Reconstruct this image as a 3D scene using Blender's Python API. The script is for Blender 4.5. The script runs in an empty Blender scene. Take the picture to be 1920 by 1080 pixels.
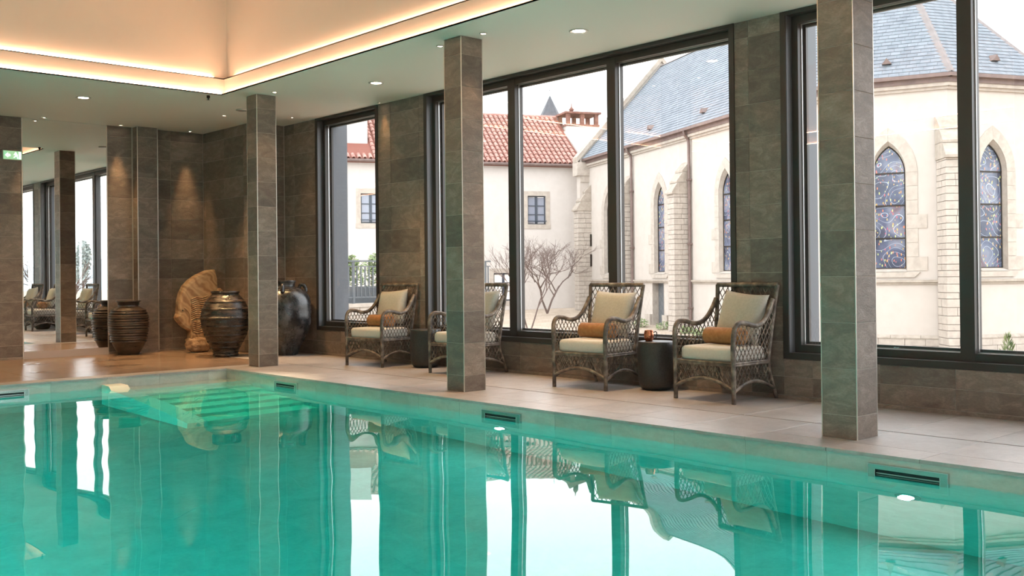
import bpy, bmesh, math, random
from mathutils import Vector, Matrix, Euler
random.seed(7)
C = bpy.context.scene.collection
SC = bpy.context.scene
PI = math.pi

# ---------------------------------------------------------------- camera
cam_d = bpy.data.cameras.new('camera'); cam = bpy.data.objects.new('camera', cam_d); C.objects.link(cam)
cam_d.sensor_width = 36.0; cam_d.lens = 35.497; cam_d.shift_y = -0.01743
cam_d.clip_end = 1000
r_, u_, f_ = Vector((.7385, -.6742, -.0102)), Vector((.0041, -.0107, .9999)), Vector((.6743, .7385, .0051))
cam.matrix_world = Matrix(((r_.x, u_.x, -f_.x, 0), (r_.y, u_.y, -f_.y, 0), (r_.z, u_.z, -f_.z, 1.09), (0, 0, 0, 1)))
SC.camera = cam
# ---------------------------------------------------------------- world, exposure
w = bpy.data.worlds.new('overcast_sky'); SC.world = w; w.use_nodes = True
bg = w.node_tree.nodes['Background']; bg.inputs[0].default_value = (.94, .965, 1, 1); bg.inputs[1].default_value = 3.2
vs = SC.view_settings
vs.view_transform = 'Standard'; vs.look = 'None'; vs.gamma = 1; vs.use_curve_mapping = False; vs.exposure = 0.5

# main dimensions (metres): x towards the windows, y along the pool, z up; deck at z = 0
XW = 7.64; XO = 7.94; YB = 14.88; ZC = 3.345; ZW = -.12
XP0, XP1, YP0, YP1, ZP = -.3, 5.685, .9, 11.37, -1.5
XL, YN = -3.2, -4.2

def portal(y0, y1):
    d = bpy.data.lights.new('window_portal', 'AREA'); d.shape = 'RECTANGLE'; d.size = 2.75; d.size_y = y1 - y0
    d.cycles.is_portal = True
    o = bpy.data.objects.new('window_portal', d); C.objects.link(o)
    o.location = (XO + .03, (y0 + y1) / 2, 1.84); o.rotation_euler = (0, PI / 2, 0)
for a, b in ((10.99, 12.45), (5.4, 9.9), (.4, 4.84), (-3.8, -.3)): portal(a, b)
pd = bpy.data.lights.new('near_window_portal', 'AREA'); pd.shape = 'RECTANGLE'; pd.size = 9.6; pd.size_y = 2.9; pd.cycles.is_portal = True
po_ = bpy.data.objects.new('near_window_portal', pd); C.objects.link(po_); po_.location = (2.2, YN - .25, 1.75); po_.rotation_euler = (PI / 2, 0, 0)

# ---------------------------------------------------------------- materials
def mat(name, col, rough=.6, metal=0, spec=.5, emit=None, es=0):
    m = bpy.data.materials.new(name); m.use_nodes = True
    b = m.node_tree.nodes['Principled BSDF']
    b.inputs['Base Color'].default_value = (*col, 1); b.inputs['Roughness'].default_value = rough
    b.inputs['Metallic'].default_value = metal; b.inputs['Specular IOR Level'].default_value = spec
    if emit: b.inputs['Emission Color'].default_value = (*emit, 1); b.inputs['Emission Strength'].default_value = es
    return m
def nd(m, t, **kw):
    n = m.node_tree.nodes.new(t)
    for k, v in kw.items():
        if k.startswith('i_'):
            key = k[2:]; key = int(key) if key.isdigit() else key.replace('_', ' ')
            n.inputs[key].default_value = v
        else: setattr(n, k, v)
    return n
def lk(m, a, b): m.node_tree.links.new(a, b)
def coords(m, scale=(1, 1, 1), rot=(0, 0, 0), rnd=True):
    tc = nd(m, 'ShaderNodeTexCoord'); mp = nd(m, 'ShaderNodeMapping')
    mp.inputs['Scale'].default_value = scale; mp.inputs['Rotation'].default_value = rot
    lk(m, tc.outputs['Object'], mp.inputs['Vector'])
    if rnd:
        oi = nd(m, 'ShaderNodeObjectInfo'); ml = nd(m, 'ShaderNodeMath', operation='MULTIPLY'); ml.inputs[1].default_value = 37.0
        lk(m, oi.outputs['Random'], ml.inputs[0])
        cx = nd(m, 'ShaderNodeCombineXYZ'); lk(m, ml.outputs[0], cx.inputs[0]); lk(m, ml.outputs[0], cx.inputs[2])
        lk(m, cx.outputs[0], mp.inputs['Location'])
    return mp.outputs[0]
def ramp(m, fac, stops):
    r = nd(m, 'ShaderNodeValToRGB'); e = r.color_ramp.elements
    while len(e) < len(stops): e.new(.5)
    for q, (p, c) in zip(e, stops): q.position = p; q.color = (*c, 1)
    lk(m, fac, r.inputs[0]); return r.outputs[0]
def bump(m, h, strength, dist=.01):
    b = nd(m, 'ShaderNodeBump', i_Strength=strength, i_Distance=dist); lk(m, h, b.inputs['Height'])
    lk(m, b.outputs[0], m.node_tree.nodes['Principled BSDF'].inputs['Normal']); return b
def slate(name, dark, mid, light, rough=.5, bs=.5, scale=5, spec=.4, varia=.25):
    m = mat(name, mid, rough, spec=spec); P = m.node_tree.nodes['Principled BSDF']
    v = coords(m, (1, 1, 2.2), (0, .55, 0))
    n1 = nd(m, 'ShaderNodeTexNoise', i_Scale=scale, i_Detail=9.0, i_Roughness=.68, i_Distortion=.9); lk(m, v, n1.inputs['Vector'])
    n2 = nd(m, 'ShaderNodeTexNoise', i_Scale=scale * 9, i_Detail=6.0, i_Roughness=.7); lk(m, v, n2.inputs['Vector'])
    mx = nd(m, 'ShaderNodeMix', data_type='FLOAT'); mx.inputs[0].default_value = .35
    lk(m, n1.outputs[0], mx.inputs[2]); lk(m, n2.outputs[0], mx.inputs[3])
    c = ramp(m, mx.outputs[0], [(.30, dark), (.5, mid), (.68, light)])
    hs = nd(m, 'ShaderNodeHueSaturation'); lk(m, c, hs.inputs['Color'])
    oi = nd(m, 'ShaderNodeObjectInfo'); mr = nd(m, 'ShaderNodeMapRange'); mr.inputs[3].default_value = 1 - varia; mr.inputs[4].default_value = 1 + varia
    lk(m, oi.outputs['Random'], mr.inputs[0]); lk(m, mr.outputs[0], hs.inputs['Value'])
    lk(m, hs.outputs[0], P.inputs['Base Color'])
    bump(m, mx.outputs[0], bs, .012)
    return m
def noisy(name, c1, c2, scale=8, rough=.8, bs=.2, rnd=False, metal=0, detail=5, dist=.01, stretch=(1, 1, 1)):
    m = mat(name, c1, rough, metal); v = coords(m, stretch, rnd=rnd)
    n = nd(m, 'ShaderNodeTexNoise', i_Scale=scale, i_Detail=float(detail), i_Roughness=.6); lk(m, v, n.inputs['Vector'])
    lk(m, ramp(m, n.outputs[0], [(.35, c1), (.65, c2)]), m.node_tree.nodes['Principled BSDF'].inputs['Base Color'])
    if bs: bump(m, n.outputs[0], bs, dist)
    return m
M = {}
M['tile'] = slate('slate_wall_tile', (.105, .080, .064), (.18, .143, .118), (.30, .248, .212), .5, .55)
M['deck'] = slate('deck_floor_tile', (.28, .245, .225), (.37, .33, .31), (.46, .42, .40), .38, .25, 3, .45, .06)
M['deck_wet_lit'] = slate('wet_warm_lit_floor_tile', (.15, .098, .064), (.24, .165, .115), (.33, .24, .175), .24, .2, 2.2, .5, .06)  # wet deck tile, browned to carry part of the warm spot light
M['pool_tile'] = slate('pool_tile', (.36, .38, .34), (.46, .48, .43), (.55, .57, .52), .4, .2, 4, .4, .08)
M['step_tile'] = slate('pale_lit_step_tile', (.72, .71, .58), (.80, .79, .66), (.86, .84, .72), .4, .15, 4, .4, .05)  # pale stone, lightened further in place of light reaching the steps
M['grout'] = mat('grout', (.40, .355, .30), .8)
M['deck_grout'] = mat('deck_grout', (.42, .38, .35), .8)
M['dark_joint'] = mat('dark_joint', (.05, .045, .04), .8)
M['trim_metal'] = mat('tile_edge_trim', (.62, .58, .52), .35, .6)
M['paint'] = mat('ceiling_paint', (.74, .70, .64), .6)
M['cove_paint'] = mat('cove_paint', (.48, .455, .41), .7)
M['wall_paint'] = mat('wall_paint', (.78, .75, .70), .7)
M['bronze'] = mat('dark_bronze_frame', (.042, .036, .032), .42, .2)
M['reveal'] = mat('grey_reveal', (.12, .12, .125), .45, .4)
M['outer_panel'] = mat('grey_outer_panel', (.105, .112, .128), .5, .1)
M['bead'] = mat('glazing_bead', (.6, .6, .6), .3, .8)
M['steel'] = mat('stainless_steel', (.62, .65, .63), .16, 1)
M['black'] = mat('black_void', (.01, .01, .01), .6)
M['mirror'] = mat('mirror_glass', (.86, .88, .87), .0, 1)
M['plinth'] = mat('reflected_coping_strip', (.42, .37, .36), .5)
def glass_mat(name, tint=(.97, .985, .98), ior=1.5, k=1.6):
    m = bpy.data.materials.new(name); m.use_nodes = True; nt = m.node_tree; nt.nodes.clear()
    o = nd(m, 'ShaderNodeOutputMaterial'); t = nd(m, 'ShaderNodeBsdfTransparent'); t.inputs[0].default_value = (*tint, 1)
    g = nd(m, 'ShaderNodeBsdfGlossy'); g.inputs['Roughness'].default_value = 0.0; g.inputs[0].default_value = (1, 1, 1, 1)
    f = nd(m, 'ShaderNodeLayerWeight', i_Blend=.5); pw = nd(m, 'ShaderNodeMath', operation='POWER'); pw.inputs[1].default_value = 5.0
    lk(m, f.outputs['Facing'], pw.inputs[0]); ml = nd(m, 'ShaderNodeMath', operation='MULTIPLY_ADD', use_clamp=True); ml.inputs[1].default_value = .88; ml.inputs[2].default_value = .085
    lk(m, pw.outputs[0], ml.inputs[0]); s = nd(m, 'ShaderNodeMixShader')
    lk(m, ml.outputs[0], s.inputs[0]); lk(m, t.outputs[0], s.inputs[1]); lk(m, g.outputs[0], s.inputs[2]); lk(m, s.outputs[0], o.inputs[0])
    return m
M['glass'] = glass_mat('window_glass')
def water_mat():
    m = bpy.data.materials.new('pool_water'); m.use_nodes = True; nt = m.node_tree; nt.nodes.clear()
    o = nd(m, 'ShaderNodeOutputMaterial'); g = nd(m, 'ShaderNodeBsdfGlass', i_IOR=1.33, i_Roughness=0.0)
    a = nd(m, 'ShaderNodeVolumeAbsorption', i_Density=.85); a.inputs[0].default_value = (.0, .90, .875, 1)
    lk(m, g.outputs[0], o.inputs[0]); lk(m, a.outputs[0], o.inputs[1]); return m
M['water'] = water_mat()
def emis(name, col, s): return mat(name, (.8, .8, .8), .5, emit=col, es=s)
M['led'] = emis('warm_led_strip', (1, .52, .31), 46)
M['lens'] = emis('warm_lamp_lens', (1, .80, .58), 9)
M['uw_lens'] = emis('pool_lamp_lens', (.85, 1, 1), 14)
M['white_trim'] = mat('lamp_ring', (.55, .53, .5), .4, .5)
# furniture and pots
def wicker_mat():
    m = mat('wicker', (.12, .095, .075), .55); v = coords(m, rnd=False)
    n = nd(m, 'ShaderNodeTexNoise', i_Scale=14.0, i_Detail=6.0); lk(m, v, n.inputs['Vector'])
    lk(m, ramp(m, n.outputs[0], [(.33, (.05, .037, .029)), (.5, (.125, .094, .071)), (.68, (.29, .235, .185))]), m.node_tree.nodes['Principled BSDF'].inputs['Base Color'])
    return m
M['wicker'] = wicker_mat()
M['linen'] = noisy('natural_linen', (.52, .49, .44), (.58, .55, .495), 60, .85, .25, dist=.003)
M['pillow'] = noisy('grey_beige_linen', (.40, .375, .32), (.46, .43, .375), 60, .85, .25, dist=.003)
M['caramel'] = noisy('caramel_velvet', (.27, .115, .036), (.36, .165, .06), 30, .8, .2, dist=.003)
M['side_table'] = noisy('hammered_black_stone', (.018, .016, .015), (.035, .031, .029), 70, .42, .5, dist=.006)
M['copper'] = noisy('hammered_copper', (.62, .20, .10), (.75, .28, .15), 60, .16, .5, metal=1, dist=.006)
M['dark_metal'] = mat('dark_handle', (.04, .03, .025), .35, .8)
def pot_mat(name, a, b, c, rough, bs, sc=(1, 1, 1), scale=7):
    m = mat(name, b, rough, 0, .7); v = coords(m, sc, rnd=False); P = m.node_tree.nodes['Principled BSDF']
    n = nd(m, 'ShaderNodeTexNoise', i_Scale=scale, i_Detail=9.0, i_Roughness=.7); lk(m, v, n.inputs['Vector'])
    lk(m, ramp(m, n.outputs[0], [(.38, a), (.52, b), (.68, c)]), P.inputs['Base Color'])
    mr = nd(m, 'ShaderNodeMapRange'); mr.inputs[1].default_value = .3; mr.inputs[2].default_value = .7; mr.inputs[3].default_value = rough - .12; mr.inputs[4].default_value = rough + .2
    lk(m, n.outputs[0], mr.inputs[0]); lk(m, mr.outputs[0], P.inputs['Roughness'])
    bump(m, n.outputs[0], bs, .015); return m
M['pot_brown'] = pot_mat('brown_glazed_clay', (.018, .012, .008), (.042, .026, .016), (.085, .055, .036), .32, .3, (1, 1, 3))
M['pot_black'] = pot_mat('black_bronze_glaze', (.008, .007, .006), (.026, .016, .010), (.11, .072, .045), .26, .4, (1, 1, 3.5))
M['pot_grey'] = pot_mat('grey_black_glaze', (.012, .0115, .012), (.026, .024, .024), (.12, .11, .105), .24, .3, (1, 1, .8), 6)
def fish_mat():
    m = mat('banded_sandstone', (.5, .35, .2), .6); v = coords(m, (1, 1, 1), (0, .5, 0), rnd=False)
    wv = nd(m, 'ShaderNodeTexWave', i_Scale=2.0, i_Distortion=12.0, i_Detail=3.0, i_Detail_Scale=1.2); lk(m, v, wv.inputs['Vector'])
    lk(m, ramp(m, wv.outputs[0], [(.0, (.24, .135, .068)), (.25, (.36, .23, .125)), (.7, (.43, .295, .17)), (1, (.33, .21, .115))]), m.node_tree.nodes['Principled BSDF'].inputs['Base Color'])
    return m
M['fish'] = fish_mat()
M['rock'] = noisy('rough_brown_rock', (.22, .13, .07), (.42, .29, .18), 14, .85, .8, dist=.03)
M['exit_green'] = emis('exit_sign_green', (.10, .42, .16), .75)
M['exit_white'] = emis('exit_sign_white', (.9, 1, .92), 1.6)
M['sign_case'] = mat('sign_case', (.6, .58, .5), .5)
M['wet'] = mat('wet_film', (.26, .19, .14), .08, 0, .8)
_n = nd(M['wet'], 'ShaderNodeTexNoise', i_Scale=5.0, i_Detail=2.0); lk(M['wet'], coords(M['wet'], rnd=False), _n.inputs['Vector']); bump(M['wet'], _n.outputs[0], .5, .06)
# exterior
M['stucco'] = noisy('cream_stucco', (.455, .405, .36), (.485, .435, .39), 3, .9, .15)
M['stucco_house'] = noisy('pale_house_render', (.52, .475, .44), (.55, .505, .47), 3, .9, .12)
M['stone'] = noisy('dressed_limestone', (.36, .312, .268), (.45, .395, .34), 5, .9, .3, rnd=True)
M['stone_dark'] = noisy('weathered_limestone', (.30, .255, .21), (.40, .345, .29), 5, .9, .3, rnd=True)
M['joint'] = mat('stone_joint', (.20, .16, .13), .9)
def slate_roof(name):
    m = noisy(name, (.15, .168, .192), (.205, .225, .25), 3, .75, .1, rnd=True); m.node_tree.nodes['Principled BSDF'].inputs['Specular IOR Level'].default_value = .15; return m
M['slate_roof'] = slate_roof('blue_grey_slate')
M['slate_under'] = mat('slate_underlay', (.06, .065, .075), .8)
M['copper_brown'] = noisy('brown_zinc_gutter', (.12, .078, .068), (.17, .115, .10), 4, .5, 0)
M['zinc'] = noisy('grey_zinc_flashing', (.155, .13, .125), (.20, .172, .165), 4, .75, 0)
M['terracotta'] = noisy('terracotta_tile', (.30, .135, .108), (.42, .24, .20), 3, .85, .15, rnd=True)
M['terracotta_dark'] = mat('terracotta_underlay', (.20, .07, .05), .9)
M['brick'] = noisy('chimney_brick', (.14, .058, .042), (.22, .11, .085), 6, .85, .15, rnd=True)
M['house_frame'] = mat('dark_blue_grey_frame', (.045, .055, .075), .5)
M['house_pane'] = mat('curtained_pane', (.24, .26, .32), .12, 0, .8)
M['warm_pane'] = emis('lit_pane', (.9, .55, .28), .35)
M['spire'] = noisy('grey_spire_slate', (.055, .055, .065), (.08, .08, .09), 3, .7, 0)
M['gravel'] = noisy('sandy_courtyard', (.36, .285, .215), (.44, .36, .285), 2, .95, .2)
M['leaf'] = noisy('hedge_leaf', (.09, .15, .045), (.26, .31, .14), 8, .7, 0)
M['conifer'] = noisy('conifer_leaf', (.12, .18, .06), (.30, .34, .15), 10, .7, 0)
M['bark'] = noisy('grey_brown_bark', (.10, .068, .058), (.15, .105, .09), 12, .9, .2)
M['railing'] = mat('grey_railing', (.10, .11, .12), .5)
M['far_tree'] = noisy('hazed_far_tree_leaf', (.30, .35, .34), (.40, .44, .43), 3, .9, 0)  # leaf colour paled to carry distance haze
M['far_hill'] = noisy('hazy_far_hill', (.40, .46, .50), (.46, .52, .55), .02, 1, 0)
M['field'] = noisy('far_field', (.38, .40, .28), (.46, .46, .34), .2, 1, 0)
def stained_mat():
    m = mat('stained_glass', (.15, .18, .3), .15, 0, .6); P = m.node_tree.nodes['Principled BSDF']
    v = coords(m, (1, 1, 1), rnd=True)
    n0 = nd(m, 'ShaderNodeTexNoise', i_Scale=1.6, i_Detail=2.0); lk(m, v, n0.inputs['Vector'])
    base = ramp(m, n0.outputs[0], [(.35, (.045, .052, .085)), (.5, (.085, .10, .16)), (.62, (.17, .185, .24)), (.75, (.13, .075, .09))])
    # small coloured shards
    mp = nd(m, 'ShaderNodeMapping'); mp.inputs['Rotation'].default_value = (0, .6, 0); mp.inputs['Scale'].default_value = (20, 20, 8); lk(m, v, mp.inputs[0])
    vo = nd(m, 'ShaderNodeTexVoronoi'); vo.inputs['Scale'].default_value = 1.0; lk(m, mp.outputs[0], vo.inputs['Vector'])
    sep = nd(m, 'ShaderNodeSeparateColor'); lk(m, vo.outputs['Color'], sep.inputs[0])
    shard = ramp(m, sep.outputs[0], [(0, (.62, .45, .10)), (.3, (.70, .22, .08)), (.55, (.40, .06, .14)), (.8, (.55, .60, .20))])
    lt = nd(m, 'ShaderNodeMath', operation='LESS_THAN'); lt.inputs[1].default_value = .3; lk(m, vo.outputs['Distance'], lt.inputs[0])
    gt = nd(m, 'ShaderNodeMath', operation='LESS_THAN'); gt.inputs[1].default_value = .55; lk(m, sep.outputs[1], gt.inputs[0])
    an = nd(m, 'ShaderNodeMath', operation='MULTIPLY'); lk(m, lt.outputs[0], an.inputs[0]); lk(m, gt.outputs[0], an.inputs[1])
    mx = nd(m, 'ShaderNodeMix', data_type='RGBA'); lk(m, an.outputs[0], mx.inputs[0]); lk(m, base, mx.inputs[6]); lk(m, shard, mx.inputs[7])
    # white leading curves
    n3 = nd(m, 'ShaderNodeTexNoise', i_Scale=1.5, i_Detail=0.0, i_Distortion=.1); lk(m, v, n3.inputs['Vector'])
    ml = nd(m, 'ShaderNodeMath', operation='MULTIPLY'); ml.inputs[1].default_value = 9.0; lk(m, n3.outputs[0], ml.inputs[0])
    fr = nd(m, 'ShaderNodeMath', operation='FRACT'); lk(m, ml.outputs[0], fr.inputs[0])
    ln = nd(m, 'ShaderNodeMath', operation='LESS_THAN'); ln.inputs[1].default_value = .055; lk(m, fr.outputs[0], ln.inputs[0])
    m2 = nd(m, 'ShaderNodeMix', data_type='RGBA'); lk(m, ln.outputs[0], m2.inputs[0]); lk(m, mx.outputs[2], m2.inputs[6]); m2.inputs[7].default_value = (.40, .45, .52, 1)
    lk(m, m2.outputs[2], P.inputs['Base Color']); return m
M['stained'] = stained_mat()

# ---------------------------------------------------------------- mesh helpers
class MB:
    def __init__(s): s.v = []; s.f = []; s.mi = []
    def add(s, vs, fs, mi=0):
        k = len(s.v); s.v += [tuple(p) for p in vs]; s.f += [tuple(i + k for i in f) for f in fs]; s.mi += [mi] * len(fs); return s
    def box(s, x0, x1, y0, y1, z0, z1, mi=0):
        return s.add([(x, y, z) for z in (z0, z1) for y in (y0, y1) for x in (x0, x1)],
                     [(0, 2, 3, 1), (4, 5, 7, 6), (0, 1, 5, 4), (2, 6, 7, 3), (0, 4, 6, 2), (1, 3, 7, 5)], mi)
    def prism(s, poly, a, b, fn, mi=0):
        # poly: list of 2-D points; fn(u, v, t) -> 3-D ; extruded from t=a to t=b
        n = len(poly)
        vs = [fn(u, v, a) for u, v in poly] + [fn(u, v, b) for u, v in poly]
        fs = [tuple(range(n - 1, -1, -1)), tuple(range(n, 2 * n))] + [(i, (i + 1) % n, n + (i + 1) % n, n + i) for i in range(n)]
        return s.add(vs, fs, mi)
    def tube(s, pts, r, n=8, caps=True, mi=0):
        pts = [Vector(p) for p in pts]; rs = r if isinstance(r, (list, tuple)) else [r] * len(pts)
        t0 = (pts[1] - pts[0]).normalized()
        a = t0.orthogonal().normalized(); vs = []
        for i, p in enumerate(pts):
            t = (pts[min(i + 1, len(pts) - 1)] - pts[max(i - 1, 0)]).normalized()
            a = (a - t * a.dot(t)); a = a.normalized() if a.length > 1e-6 else t.orthogonal().normalized()
            b = t.cross(a)
            for k in range(n):
                q = 2 * PI * k / n; vs.append(p + (a * math.cos(q) + b * math.sin(q)) * rs[i])
        fs = [(i * n + k, i * n + (k + 1) % n, (i + 1) * n + (k + 1) % n, (i + 1) * n + k) for i in range(len(pts) - 1) for k in range(n)]
        if caps: fs += [tuple(range(n - 1, -1, -1)), tuple(range((len(pts) - 1) * n, len(pts) * n))]
        return s.add(vs, fs, mi)
    def lathe(s, prof, n=32, c=(0, 0, 0), mi=0):
        vs = []; fs = []
        for (r, z) in prof:
            for k in range(n):
                q = 2 * PI * k / n; vs.append((c[0] + r * math.cos(q), c[1] + r * math.sin(q), c[2] + z))
        for i in range(len(prof) - 1):
            for k in range(n): fs.append((i * n + k, i * n + (k + 1) % n, (i + 1) * n + (k + 1) % n, (i + 1) * n + k))
        if prof[0][0] > 1e-5: fs.append(tuple(range(n - 1, -1, -1)))
        if prof[-1][0] > 1e-5: fs.append(tuple(range((len(prof) - 1) * n, len(prof) * n)))
        return s.add(vs, fs, mi)
    def mesh(s, name, mats, smooth=False):
        me = bpy.data.meshes.new(name); me.from_pydata(s.v, [], s.f)
        for m in (mats if isinstance(mats, (list, tuple)) else [mats]): me.materials.append(m)
        if len(set(s.mi)) > 1: me.polygons.foreach_set('material_index', s.mi)
        if smooth: me.polygons.foreach_set('use_smooth', [True] * len(me.polygons))
        me.update(); return me
    def build(s, name, mats, parent=None, smooth=False, loc=None, **tags):
        return link(s.mesh(name, mats, smooth), name, parent, loc, **tags)
def wloc(o):
    p = Vector((0, 0, 0))
    while o: p += o.location; o = o.parent
    return p
def link(me, name, parent=None, loc=None, rotz=0, world=False, **tags):
    o = bpy.data.objects.new(name, me); C.objects.link(o)
    if parent: o.parent = parent
    if loc is not None: o.location = loc
    if rotz: o.rotation_euler = (0, 0, rotz)
    for k, v in tags.items(): o[k] = v
    return o
def thing(name, label, cat, loc=(0, 0, 0), rotz=0, group=None):
    o = bpy.data.objects.new(name, None); C.objects.link(o); o.location = loc; o.rotation_euler = (0, 0, rotz)
    o.empty_display_size = .1; o['label'] = label; o['category'] = cat
    if group: o['group'] = group
    return o
def tag(o, label, cat, group=None, kind=None):
    o['label'] = label; o['category'] = cat
    if group: o['group'] = group
    if kind: o['kind'] = kind
    return o
TM = {}
def panel_mesh(w, h, t, m, bev=.0015):
    # a tile: front faces local -y, origin at the lower left corner of the front plane
    key = (round(w, 3), round(h, 3), round(t, 4), m.name)
    if key not in TM:
        b = bev
        vs = [(0, t, 0), (w, t, 0), (w, t, h), (0, t, h), (0, b, 0), (w, b, 0), (w, b, h), (0, b, h), (b, 0, b), (w - b, 0, b), (w - b, 0, h - b), (b, 0, h - b)]
        fs = [(8, 9, 10, 11)] + [(i, (i + 1) % 4, 4 + (i + 1) % 4, 4 + i) for i in range(4)] + [(4 + i, 4 + (i + 1) % 4, 8 + (i + 1) % 4, 8 + i) for i in range(4)]
        mb = MB(); mb.add(vs, fs); TM[key] = mb.mesh('tile', m)
    return TM[key]
def cuts(a, b, phase, pitch, minw=.02):
    k = math.ceil((a - phase) / pitch + 1e-6); out = [a]
    while phase + k * pitch < b - 1e-6:
        q = phase + k * pitch
        if q - out[-1] > minw and b - q > minw: out.append(q)
        k += 1
    return out + [b]
def tile_face(parent, o3, ang, u0, u1, z0, z1, uc, zc, m, name='tile', gap=.004, t=.004):
    # o3: point of the wall plane at u = 0; local x runs along angle ang; the front faces local -y
    off = wloc(parent) if parent else Vector((0, 0, 0)); d = Vector((math.cos(ang), math.sin(ang), 0)); n = Vector((math.sin(ang), -math.cos(ang), 0))
    for i in range(len(uc) - 1):
        for j in range(len(zc) - 1):
            a, b, c, e = uc[i] + gap / 2, uc[i + 1] - gap / 2, zc[j] + gap / 2, zc[j + 1] - gap / 2
            p = Vector(o3) + d * a + n * t - off
            link(panel_mesh(b - a, e - c, t, m), name, parent, (p.x, p.y, p.z + c), ang)
ZJ = [.030] + [.192 + .3 * k for k in range(11)] + [ZC]

# ---------------------------------------------------------------- room shell
def structure(mb, name, m, parent=None): return mb.build(name, m, parent, kind='structure') if parent is None else mb.build(name, m, parent)
WIN = [(10.949, 12.489), (5.361, 9.954), (.25, 4.881), (-3.8, -.25)]
Z0W = .345
mb = MB(); edges = sorted([YN] + [v for p in WIN for v in p] + [13.36])
for i in range(0, len(edges), 2): mb.box(XW + .0, XO, edges[i], edges[i + 1], -.3, ZC + .05)
for a, b in WIN: mb.box(XW, XO, a, b, -.3, Z0W)
wall_right = structure(mb, 'wall_right', M['grout'])
def rw_cuts(a, b): return [-v for v in reversed(cuts(a, b, 5.211, .606))]
# the window wall faces -x: local x runs along -y (angle -90 degrees)
for a, b in ((12.489, 13.36), (9.954, 10.949), (4.881, 5.361), (-.25, .25)):
    tile_face(wall_right, (XW, 0, 0), -PI / 2, 0, 0, 0, 0, rw_cuts(a, b), ZJ, M['tile'])
for a, b in WIN[:3]:
    tile_face(wall_right, (XW, 0, 0), -PI / 2, 0, 0, 0, 0, rw_cuts(a, b), [.030, .192, Z0W], M['tile'])
# corner block of the room
mb = MB().box(7.08, XO, 13.37, YB + .2, -.1, ZC + .05)
wall_corner = structure(mb, 'wall_corner', M['grout'])
tile_face(wall_corner, (7.08, 0, 0), -PI / 2, 0, 0, 0, 0, [-YB, -14.79, -14.18, -13.57, -13.362], ZJ, M['tile'])
tile_face(wall_corner, (0, 13.37, 0), 0, 0, 0, 0, 0, [7.072, 7.49, XW - .01], ZJ, M['tile'])
# back wall: tiled strip, mirror bay, tiled strip, pilaster, tiled strip
mb = MB().box(XL, 7.09, YB, YB + .2, -.3, ZC + .05)
wall_back = structure(mb, 'wall_back', M['grout'])
tile_face(wall_back, (0, YB, 0), 0, 0, 0, 0, 0, [2.0, 2.605, 3.21, 3.815, 4.418], ZJ, M['tile'])
tile_face(wall_back, (0, YB, 0), 0, 0, 0, 0, 0, [5.586, 5.95], ZJ, M['tile'])
tile_face(wall_back, (0, YB, 0), 0, 0, 0, 0, 0, [6.27, 6.55, 7.072], ZJ, M['tile'])
mb = MB().box(4.412, 4.424, YB - .012, YB, 0, ZC); mb.box(5.576, 5.588, YB - .012, YB, 0, ZC)
mb.build('edge_trim', M['trim_metal'], wall_back, label='bright metal edge strips of the mirror bay')
pil = structure(MB().box(5.972, 6.266, 14.705, YB, 0, ZC), 'trim_1', M['grout'])
tile_face(pil, (0, 14.705, 0), 0, 0, 0, 0, 0, [5.972, 6.266], ZJ, M['tile'])
tile_face(pil, (5.972, 0, 0), -PI / 2, 0, 0, 0, 0, [-YB, -14.705], ZJ, M['tile'])
MB().box(5.960, 5.970, 14.694, 14.704, 0, ZC).box(6.264, 6.274, 14.694, 14.704, 0, ZC).build('edge_trim', M['trim_metal'], pil)
structure(MB().box(4.424, 5.576, YB - .02, YB, 0, .10), 'mirror_foot_strip', M['plinth'])  # pale strip standing in for the coping reflected at the mirror foot
mir = MB().box(4.426, 5.574, YB - .010, YB - .001, .101, ZC - .002).build('wall_mirror', M['mirror'])
tag(mir, 'tall frameless mirror set into the tiled back wall', 'mirror')
# unseen walls closing the room, the near one glazed to add daylight
structure(MB().box(XL - .2, XL, YN, YB + .2, -.3, ZC + .05), 'wall_left', M['wall_paint'])
structure(MB().box(XL - .2, -2.6, YN - .2, YN, -.3, ZC + .05).box(7.0, XO, YN - .2, YN, -.3, ZC + .05).box(-2.6, 7.0, YN - .2, YN, -.3, .25).box(-2.6, 7.0, YN - .2, YN, 3.2, ZC + .05), 'wall_near', M['wall_paint'])
mb = MB()
for k in range(7): mb.box(-2.6 + 1.583 * k, -2.5 + 1.583 * k, YN - .16, YN - .06, .25, 3.2)
mb.box(-2.6, 7.0, YN - .16, YN - .06, .25, .34); mb.box(-2.6, 7.0, YN - .16, YN - .06, 3.11, 3.2)
wn = structure(mb, 'window_5', M['bronze'])
for k in range(6): MB().add([(-2.5 + 1.583 * k, YN - .11, .34), (-1.017 + 1.583 * k, YN - .11, .34), (-1.017 + 1.583 * k, YN - .11, 3.11), (-2.5 + 1.583 * k, YN - .11, 3.11)], [(0, 1, 2, 3)]).build('pane', M['glass'], wn)
# skirting strips
mb = MB().box(XW - .022, XW, YN, 13.36, 0, .028); structure(mb, 'baseboard_right', M['tile'])
structure(MB().box(7.058, 7.08, 13.36, YB, 0, .028).box(7.07, XW - .02, 13.34, 13.37, 0, .028), 'baseboard_corner', M['tile'])
structure(MB().box(5.59, 5.97, YB - .02, YB, 0, .028).box(6.27, 7.06, YB - .02, YB, 0, .028).box(5.962, 6.276, 14.69, 14.706, 0, .028).box(2, 4.41, YB - .02, YB, 0, .028), 'baseboard_far', M['tile'])
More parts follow.
